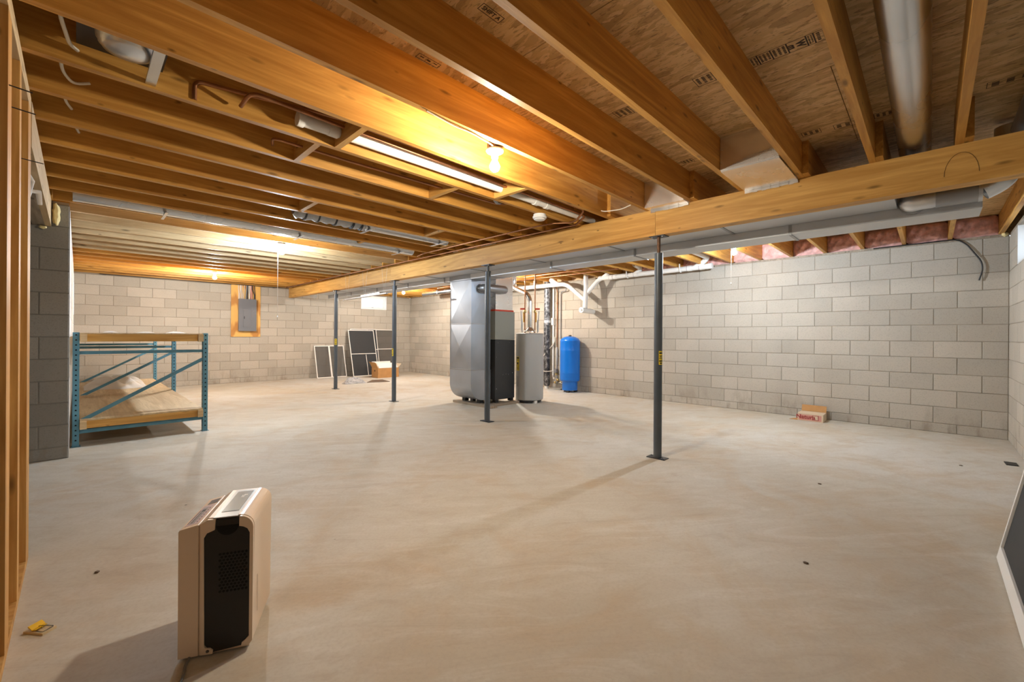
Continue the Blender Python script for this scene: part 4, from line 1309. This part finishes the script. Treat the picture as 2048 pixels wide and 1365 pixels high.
def shelf(z0, z1, ply):
    xa, xb = RX0 + PW + 0.004, RX1 - PW - 0.004
    yb = FY[-1] + PD
    piece('shelf_rail', xa, xb, FY[0] - 0.035, FY[0] + 0.003, z0, z1, 'beam', rk)
    piece('shelf_rail', xa, xb, yb - 0.04, yb - 0.002, z0, z1, 'beam', rk)
    for x in (xa + 0.0, xb - 0.038):
        piece('shelf_joist', x, x + 0.038, FY[0] + 0.0045, yb - 0.042, z0, z1, 'beam', rk, along='y')
    for y in (FY[0] + 0.8, FY[0] + 1.6, FY[1] + 0.3, FY[1] + 1.2):
        piece('shelf_crosspiece', xa + 0.039, xb - 0.039, y, y + 0.038, z0, z1 - 0.002, 'beam', rk)
    for i, (ya, yc) in enumerate(((FY[0] - 0.036, FY[1] + 0.02), (FY[1] + 0.022, yb))):
        piece('shelf_deck', xa, xb, ya, yc, z1 + 0.0005, z1 + ply, 'deck_ply', rk, along='y')
    for x in (xa, xb - 0.05):
        piece('shelf_end_block', x, x + 0.05, FY[0] - 0.060, FY[0] - 0.036, z0 - 0.004, z1, 'pale_wood', rk)
shelf(0.185, 0.262, 0.018)
shelf(1.070, 1.148, 0.012)

def crumpled(name, label, cx, cy, z, lx, ly, h, mat, seed, cat, nx=26, ny=18, ridge=1.0):
    rnd = random.Random(seed)
    ph = [(rnd.uniform(2, 9), rnd.uniform(2, 9), rnd.uniform(0, 6), rnd.uniform(0.3, 1)) for _ in range(7)]
    vs = []
    for i in range(nx + 1):
        for j in range(ny + 1):
            u, v = i / nx, j / ny
            e = max(0.0, math.sin(PI * u)) ** 0.6 * max(0.0, math.sin(PI * v)) ** 0.6
            k = 2.6 if name == 'grey_rag' else 1.0
            s = sum(w * abs(math.sin(k * (a * u * 1.6 + b * v * 1.4) + c)) for a, b, c, w in ph) / 3.2
            wob = 0.05 * math.sin(9 * v + ph[0][2]) * (1 - abs(2 * u - 1)) + 0.06 * math.sin(7 * u + ph[1][2])
            vs.append((cx + lx * (u - 0.5), cy + ly * (v - 0.5 + wob), z + 0.003 + h * e * s * ridge))
    fs = []
    for i in range(nx):
        for j in range(ny):
            a = i * (ny + 1) + j
            fs.append((a, a + ny + 1, a + ny + 2, a + 1))
    o = obj(name, MB().add(vs, fs, True), mat)
    return tag(o, label, cat)
crumpled('plastic_sheet', 'crumpled clear plastic sheet lying on the lower rack shelf', 0.44, 9.55, 0.281, 0.74, 0.8, 0.16, 'film', 5, 'plastic sheet', 40, 30)
for i, (x, y, lx) in enumerate(((0.25, 6.4, 0.12), (0.55, 6.5, 0.16), (0.82, 6.45, 0.18))):
    crumpled('plastic_scrap', ('left', 'middle', 'right')[i] + ' scrap of clear plastic on top of the blue rack', x, y, 1.161, lx, 0.3, 0.016, 'film', 20 + i, 'plastic scrap', 10, 10)

# ================================================================== ELECTRICAL PANEL
pb = tag(obj('panel_board', MB().box(2.547, 3.167, YN - 0.022, YN - 0.003, 1.10, 2.345), 'ply'), 'orange plywood backing board on the far block wall', 'board')
ep = thing('electrical_panel', 'grey metal breaker panel mounted on the orange plywood board', 'electrical panel', (2.87, YN - 0.07, 1.24))
obj('enclosure', MB().box(2.690, 3.050, YN - 0.105, YN - 0.023, 1.245, 2.005), 'panel_grey', ep)
cv = obj('cover', MB().box(2.682, 3.058, YN - 0.118, YN - 0.106, 1.236, 2.010), 'panel_grey', ep, bevel=0.004)
dd = obj('breaker_door', MB().box(2.775, 2.945, YN - 0.125, YN - 0.1185, 1.33, 1.78), 'panel_grey', ep, bevel=0.003)
obj('latch', MB().box(2.79, 2.806, YN - 0.131, YN - 0.1255, 1.53, 1.59), 'charcoal', dd)
for x, z in ((2.70, 1.66), (3.04, 1.66), (2.87, 1.98), (2.99, 1.72)):
    obj('screw', MB().lathe([(0.007, 0.0), (0.006, -0.004)], (x, YN - 0.118, z), 8, 'y'), 'galv', cv)
for x0, x1, y1, m, rr2 in ((2.692, 2.690, 0, 'white_cable', 0.008), (2.712, 2.725, 0, 'white_cable', 0.008), (2.742, 2.735, 0, 'white_cable', 0.007), (2.768, 2.760, 0, 'white_cable', 0.008), (2.795, 2.815, 0, 'white_cable', 0.007),
                           (2.845, 2.862, 0, 'grey_cable', 0.014), (2.873, 2.885, 0, 'black_cable', 0.012), (2.905, 2.905, 0, 'white_cable', 0.008), (2.922, 2.930, 0, 'white_cable', 0.008), (2.950, 2.945, 0, 'pink_print', 0.010), (2.972, 2.960, 0, 'pink_print', 0.009), (3.02, 2.985, 0, 'black_cable', 0.010), (3.035, 3.03, 0, 'black_cable', 0.007)):
    obj('cable', MB().tube([(x0, YN - 0.06, 2.004), (x0 + 0.004, YN - 0.055, 2.12), (x1, YN - 0.045, 2.25), (x1, YN - 0.045, 2.338)], rr2, 8), m, ep)

# ================================================================== WINDOW SCREENS
def screen(name, label, x0, x1, yb, yt, h, mesh, bars=(), mull=None, fw=0.02):
    """leaning framed insect screen; bottom at yb, top at yt"""
    lean = math.atan2(yt - yb, h)
    L0 = math.hypot(yt - yb, h)
    t = thing(name, label, 'window screen', (x0, yb, 0.002), (-lean, 0, 0), group='window screens leaning on the far wall')
    w = x1 - x0
    for a in ((0, w, 0, fw), (0, w, L0 - fw, L0), (0, fw, fw, L0 - fw), (w - fw, w, fw, L0 - fw)):
        obj('frame_bar', MB().box(a[0], a[1], -0.006, 0.006, a[2], a[3]), 'white_frame', t, local=True)
    for z in bars:
        obj('crossbar', MB().box(fw, w - fw, -0.0075, 0.004, z * L0 - 0.009, z * L0 + 0.009), 'white_frame', t, local=True)
    if mull:
        obj('mullion', MB().box(mull[0] * w - 0.007, mull[0] * w + 0.007, -0.0065, 0.003, mull[1] * L0, mull[2] * L0), 'white_frame', t, local=True)
    obj('mesh_panel', MB().box(fw, w - fw, -0.001, 0.001, fw, L0 - fw), mesh, t, local=True)
    return t
screen('window_screen', 'left one of the two small white-framed window screens', 4.455, 4.850, 11.60, 11.842, 0.86, 'mesh')
screen('window_screen', 'right one of the two small screens, behind the farthest post', 4.852, 5.262, 11.60, 11.842, 0.86, 'mesh')
screen('tall_screen', 'front tall dark screen with a divider bar beside the cardboard box', 5.355, 6.130, 11.40, 11.770, 1.30, 'mesh_dark', (0.48,), (0.58, 0.02, 0.46))
screen('tall_screen', 'tall dark screen tucked just behind the front one', 5.440, 6.235, 11.52, 11.805, 1.335, 'mesh_dark', (0.55,), (0.64, 0.02, 0.98))
screen('tall_screen', 'pale tall screen at the right end of the leaning stack', 6.060, 6.840, 11.60, 11.845, 1.325, 'mesh', (0.56,))

# ================================================================== CARDBOARD BOX, RAG, BOARD
cb = thing('cardboard_box', 'open brown cardboard box with white inner flaps before the tall screens', 'box', (5.98, 10.8, 0))
bx0, bx1, by0, by1, bh = 5.667, 6.293, 10.607, 10.96, 0.265
wl = MB()
wl.box(bx0, bx1, by0, by0 + 0.006, 0, bh).box(bx0, bx1, by1 - 0.006, by1, 0, bh)
wl.box(bx0, bx0 + 0.006, by0 + 0.006, by1 - 0.006, 0, bh).box(bx1 - 0.006, bx1, by0 + 0.006, by1 - 0.006, 0, bh)
wl.box(bx0 + 0.006, bx1 - 0.006, by0 + 0.006, by1 - 0.006, 0, 0.006)
obj('box_body', wl, 'card', cb)
obj('front_flap', MB().bar((bx0 + 0.31, by0 - 0.002, bh + 0.002), (bx0 + 0.31, by0 + 0.10, bh + 0.13), 0.56, 0.006, (0, -1, 1)), 'card_white', cb)
obj('back_flap', MB().bar((bx0 + 0.31, by1 - 0.003, bh + 0.001), (bx0 + 0.31, by1 + 0.06, bh + 0.16), 0.56, 0.006, (0, -1, 1)), 'card_white', cb)
obj('side_flap', MB().prism([(bx0 + 0.003, bh), (bx0 + 0.009, bh), (bx0 - 0.05, bh + 0.14), (bx0 - 0.10, bh + 0.165), (bx0 - 0.06, bh + 0.13)], 'y', by0 + 0.01, by1 - 0.01), 'card', cb)
obj('side_flap', MB().bar((bx1 - 0.003, (by0 + by1) / 2, bh + 0.001), (bx1 + 0.09, (by0 + by1) / 2, bh + 0.10), 0.32, 0.006, (-1, 0, 1)), 'card_pale', cb)
obj('hand_hole', MB().lathe([(0.022, 0.0), (0.022, -0.002)], (bx0, (by0 + by1) / 2, 0.19), 12, 'x'), 'void', cb)
obj('printed_ring', MB().lathe([(0.045, 0.0), (0.045, -0.001), (0.035, -0.001), (0.035, 0.0), (0.045, 0.0)], (bx1 - 0.16, by0, 0.12), 20, 'y', False, False), 'ink', cb)
obj('packing_paper', MB().add([(bx0 + 0.1, by0 + 0.05, bh - 0.05), (bx0 + 0.5, by0 + 0.05, bh - 0.03), (bx0 + 0.5, by1 - 0.05, bh + 0.03), (bx0 + 0.1, by1 - 0.05, bh + 0.02), (bx0 + 0.3, by0 + 0.17, bh + 0.06)],
    [(0, 1, 4), (1, 2, 4), (2, 3, 4), (3, 0, 4)]), 'card_pale', cb)
crumpled('grey_rag', 'crumpled grey and white rag on the floor by the far posts', 4.64, 9.86, 0.0, 0.50, 0.24, 0.13, 'rag', 14, 'rag', 44, 30)
tag(obj('floor_board', MB().prism([(4.93, 9.78), (5.45, 9.60), (5.56, 10.17), (5.30, 10.22)], 'z', 0.001, 0.010), 'dark_board'), 'thin dark brown board lying flat beside the grey rag', 'board')

nb = thing('printed_carton', 'low torn carton with red lettering on the floor by the right wall', 'carton', (7.2, 1.19, 0))
nx0, nx1, ny0, ny1, nh = 7.085, 7.335, 1.035, 1.330, 0.105
obj('carton_body', MB().box(nx0, nx1, ny0, ny1, 0.0, nh), 'card_pale', nb, bevel=0.003)
obj('back_flap', MB().bar((nx1 - 0.004, (ny0 + ny1) / 2, nh + 0.001), (nx1 + 0.035, (ny0 + ny1) / 2, nh + 0.085), 0.29, 0.004, (-1, 0, 0.5)), 'card', nb)
obj('floor_flap', MB().prism([(nx0 + 0.01, ny1), (nx1 - 0.03, ny1), (nx1 - 0.06, ny1 + 0.03), (nx0 + 0.005, ny1 + 0.10)], 'z', 0.001, 0.006), 'card', nb)
obj('pink_band', MB().box(nx0 - 0.0010, nx0 - 0.0002, ny0 + 0.02, ny1 - 0.012, 0.012, 0.088), 'pink_print', nb)
add_text('Natura', 0.078, 'red_print', (nx0 - 0.0016, ny1 - 0.095, 0.055), (0, -1, 0), (0, 0, 1), 'lettering', nb, bold=0.0022)
pr = MB()
for a in ((ny0 + 0.052, ny0 + 0.124, 0.020, 0.026), (ny0 + 0.052, ny0 + 0.124, 0.080, 0.086), (ny0 + 0.052, ny0 + 0.059, 0.026, 0.080), (ny0 + 0.117, ny0 + 0.124, 0.026, 0.080)):
    pr.box(nx0 - 0.0018, nx0 - 0.0010, *a)
obj('printed_frame', pr, 'red_print', nb)
obj('printed_window', MB().box(nx0 - 0.0016, nx0 - 0.0010, ny0 + 0.060, ny0 + 0.116, 0.027, 0.079), 'card_pale', nb)

# ================================================================== NEAR RIGHT: LEANING SCREEN DOOR, SMALL PLATE
ld = thing('leaning_screen', 'large white-framed dark screen leaning at the right edge of the room', 'screen', (2.05, -0.262, 0.002), (math.atan2(0.36, 1.9), 0, 0))
W, Hh, fwv = 1.335, 1.92, 0.042
for nm, a in (('bottom_rail', (0, W, 0, 0.068)), ('top_rail', (0, W, Hh - 0.068, Hh)), ('side_rail', (0, fwv, 0.068, Hh - 0.068)), ('side_rail', (W - 0.02, W, 0.068, Hh - 0.068))):
    obj(nm, MB().box(a[0], a[1], -0.012, 0.012, a[2], a[3]), 'white', ld, bevel=0.002, local=True)
obj('mesh_panel', MB().box(fwv, W - 0.02, -0.003, 0.001, 0.068, Hh - 0.068), 'mesh_dark', ld, local=True)
tag(obj('black_plate', MB().prism([(6.085, -0.492), (5.955, -0.498), (5.965, -0.572), (6.092, -0.570)], 'z', 0.0, 0.008), 'black', bevel=0.002), 'small flat black plate on the floor near the right corner', 'plate')

# ================================================================== DEHUMIDIFIER
dh = thing('dehumidifier', 'cream portable dehumidifier with a black side grille in the left foreground', 'dehumidifier', (0.250, 1.876, 0.0), (0, 0, math.radians(-27)))
Wd, Ld = 0.232, 0.300
def arc(cx, cz, r, a0, a1, n=6):
    return [(cx + r * math.cos(a0 + (a1 - a0) * i / n), cz + r * math.sin(a0 + (a1 - a0) * i / n)) for i in range(n + 1)]
# front cover (left), with the sloping control face on top
cover = [(0.0, 0.010), (0.060, 0.010), (0.060, 0.4745), (0.004, 0.462), (0.0, 0.456)]
obj('front_cover', MB().prism(cover, 'y', 0.0, Ld), 'cream', dh, local=True, bevel=0.003)
obj('cover_step', MB().prism([(0.0605, 0.012), (0.066, 0.012), (0.066, 0.476), (0.0605, 0.472)], 'y', 0.003, Ld - 0.003), 'cream_dark', dh, local=True)
# main shell behind the side rim
outer = [(0.0665, 0.016), (Wd - 0.012, 0.016)] + [(Wd - 0.004, 0.03)] + arc(Wd - 0.045, 0.448, 0.045, 0.0, PI / 2, 8) + [(0.088, 0.4915), (0.0665, 0.478)]
obj('main_shell', MB().prism(outer, 'y', 0.010, Ld - 0.002), 'cream', dh, local=True, bevel=0.003)
rim = MB()
rim.prism([(0.0665, 0.012), (0.105, 0.010), (0.106, 0.022), (0.098, 0.030), (0.082, 0.034), (0.0790, 0.045), (0.0765, 0.425), (0.086, 0.442), (0.110, 0.4515), (0.112, 0.489), (0.088, 0.4895), (0.0665, 0.477)], 'y', -0.004, 0.0095)
right = [(0.186, 0.456), (0.200, 0.452), (0.212, 0.444), (0.2195, 0.428), (0.2185, 0.050), (0.207, 0.038), (0.196, 0.030), (0.194, 0.018), (Wd - 0.014, 0.018), (Wd - 0.003, 0.032)] + arc(Wd - 0.0455, 0.447, 0.0445, 0.0, PI / 2, 8)
rim.prism(right, 'y', -0.004, 0.0095)
obj('side_rim', rim, 'cream', dh, local=True, bevel=0.0015)
sp = obj('side_panel', MB().prism([(0.100, 0.012), (0.200, 0.019), (0.2182, 0.05), (0.2192, 0.428), (0.200, 0.4515), (0.186, 0.4555), (0.186, 0.486), (0.1125, 0.486), (0.1105, 0.4512), (0.086, 0.4415), (0.0768, 0.425), (0.0792, 0.045)], 'y', 0.001, 0.0098), 'black', dh, local=True)
obj('hand_grip', MB().prism([(0.1135, 0.462), (0.1845, 0.462)] + arc(0.149, 0.462, 0.0355, 0.0, -PI, 10)[1:-1], 'y', 0.0002, 0.0012), 'void', sp, local=True)
hexes = MB()
rows, cols, pt = 13, 8, 0.0118
for i in range(rows):
    for j in range(cols):
        cx = 0.1255 + j * pt + (pt / 2 if i % 2 else 0)
        cz = 0.225 + i * pt * 0.95
        if cx < 0.213:
            hexes.prism([(cx + 0.0047 * math.cos(k * PI / 3 + PI / 6), cz + 0.0047 * math.sin(k * PI / 3 + PI / 6)) for k in range(6)], 'y', 0.0002, 0.0014)
g = obj('grille', hexes, 'void', sp, local=True)
g['kind'] = 'stuff'
obj('fastener', MB().lathe([(0.0055, 0.0), (0.004, -0.003)], (0.090, -0.004, 0.022), 10, 'y'), 'sticker_dark', dh, local=True)
obj('base_tray', MB().box(0.012, Wd - 0.016, 0.012, Ld - 0.012, 0.004, 0.0155), 'cream_dark', dh, local=True)
for x in (0.02, Wd - 0.05):
    for y in (0.02, Ld - 0.045):
        obj('caster', MB().box(x, x + 0.025, y, y + 0.025, 0.0, 0.006), 'black', dh, local=True)
# smoked top window
tw = obj('top_window', MB().box(0.104, 0.180, 0.0, Ld - 0.012, 0.4905, 0.4935), 'display_edge', dh, local=True)
obj('dark_film', MB().box(0.116, 0.172, 0.05, Ld - 0.035, 0.4937, 0.4945), 'display', tw, local=True)
fm = MB()
for i, (x, y) in enumerate(((0.150, 0.205), (0.150, 0.19), (0.157, 0.215))):
    fm.box(x - 0.008, x + 0.004, y, y + 0.010, 0.4946, 0.4950)
obj('film_icon', fm, 'white_cable', tw, local=True)
# control strip on the sloping face
sl = (0.4745 - 0.462) / 0.056
def on_slope(mb, x0, x1, y0, y1, lift, th=0.0004):
    z = lambda x: 0.462 + (x - 0.004) * sl + lift
    mb.add([(x0, y0, z(x0)), (x1, y0, z(x1)), (x1, y1, z(x1)), (x0, y1, z(x0)), (x0, y0, z(x0) + th), (x1, y0, z(x1) + th), (x1, y1, z(x1) + th), (x0, y1, z(x0) + th)],
           [(0, 3, 2, 1), (4, 5, 6, 7), (0, 1, 5, 4), (1, 2, 6, 5), (2, 3, 7, 6), (3, 0, 4, 7)])
    return mb
cs = obj('control_sticker', on_slope(MB(), 0.010, 0.050, 0.022, 0.215, 0.0003), 'lilac', dh, local=True)
obj('button_strip', on_slope(MB(), 0.018, 0.036, 0.035, 0.190, 0.0008), 'sticker_grey', cs, local=True)
obj('display_screen', on_slope(MB(), 0.021, 0.033, 0.150, 0.168, 0.0013), 'black', cs, local=True)
ptx = MB()
for i in range(7):
    on_slope(ptx, 0.022, 0.027, 0.045 + i * 0.014, 0.051 + i * 0.014, 0.0013)
    on_slope(ptx, 0.040, 0.0435, 0.040 + i * 0.022, 0.049 + i * 0.022, 0.0008)
on_slope(ptx, 0.012, 0.015, 0.04, 0.17, 0.0008)
obj('button_print', ptx, 'sticker_dark', cs, local=True)
obj('rating_label', on_slope(MB(), 0.018, 0.052, 0.225, 0.275, 0.0003), 'sticker_dark', dh, local=True)
obj('side_vent_slot', MB().box(Wd - 0.0005, Wd + 0.0006, 0.06, 0.064, 0.10, 0.24), 'cream_dark', dh, local=True)
obj('tape_patch', MB().box(-0.0008, 0.0, 0.01, 0.05, 0.34, 0.38), 'card_pale', dh, local=True)
obj('power_cord', MB().tube([(0.04, 0.03, 0.012), (0.03, -0.02, 0.006), (0.05, -0.10, 0.005), (0.03, -0.20, 0.005), (-0.02, -0.32, 0.005)], 0.0045, 8, 0.05), 'grey_cable', dh, local=True)

# ================================================================== MOUSETRAP
mt = thing('mousetrap', 'wooden mousetrap with a yellow bait pedal at lower left', 'mousetrap', (-0.0965, 2.453, 0.0), (0, 0, math.radians(-52)))
obj('trap_base', MB().box(-0.043, 0.043, -0.023, 0.023, 0.0, 0.008), 'trap_wood', mt, local=True)
obj('bait_pedal', MB().prism([(-0.012, 0.009), (0.004, 0.013), (0.004, 0.016), (-0.012, 0.012)], 'y', -0.018, 0.020).prism([(-0.028, 0.022), (-0.010, 0.012), (-0.008, 0.014), (-0.026, 0.026)], 'y', -0.020, 0.024), 'cheese', mt, local=True)
obj('spring_coil', MB().tube([(0.004, -0.014 + 0.001 * i, 0.0115) if False else (0.004 + 0.0028 * math.cos(i * 1.3), -0.014 + 0.0011 * i, 0.0115 + 0.0028 * math.sin(i * 1.3)) for i in range(27)], 0.0008, 5), 'brass', mt, local=True)
obj('snap_wire', MB().tube([(0.004, -0.017, 0.011), (0.036, -0.018, 0.0105), (0.036, 0.018, 0.0105), (0.004, 0.017, 0.011)], 0.0011, 6, 0.004), 'dark_steel', mt, local=True)
obj('hold_rod', MB().tube([(-0.035, 0.0, 0.0095), (-0.005, 0.004, 0.017), (0.045, 0.01, 0.018)], 0.0009, 5), 'dark_steel', mt, local=True)

# small litter on the slab
for i, (x, y, lab) in enumerate(((5.62, -0.20, 'dark speck on the floor near the right corner'), (4.10, 0.62, 'dark crumb on the bare floor right of centre'), (2.61, 0.45, 'dark crumb on the floor in the right foreground'), (0.07, 2.86, 'small heap of dark crumbs near the stud wall'))):
    blob('floor_crumb', lab, (x, y, 0.003), (0.009, 0.012, 0.004), 'dark_board', 40 + i, 'crumb')
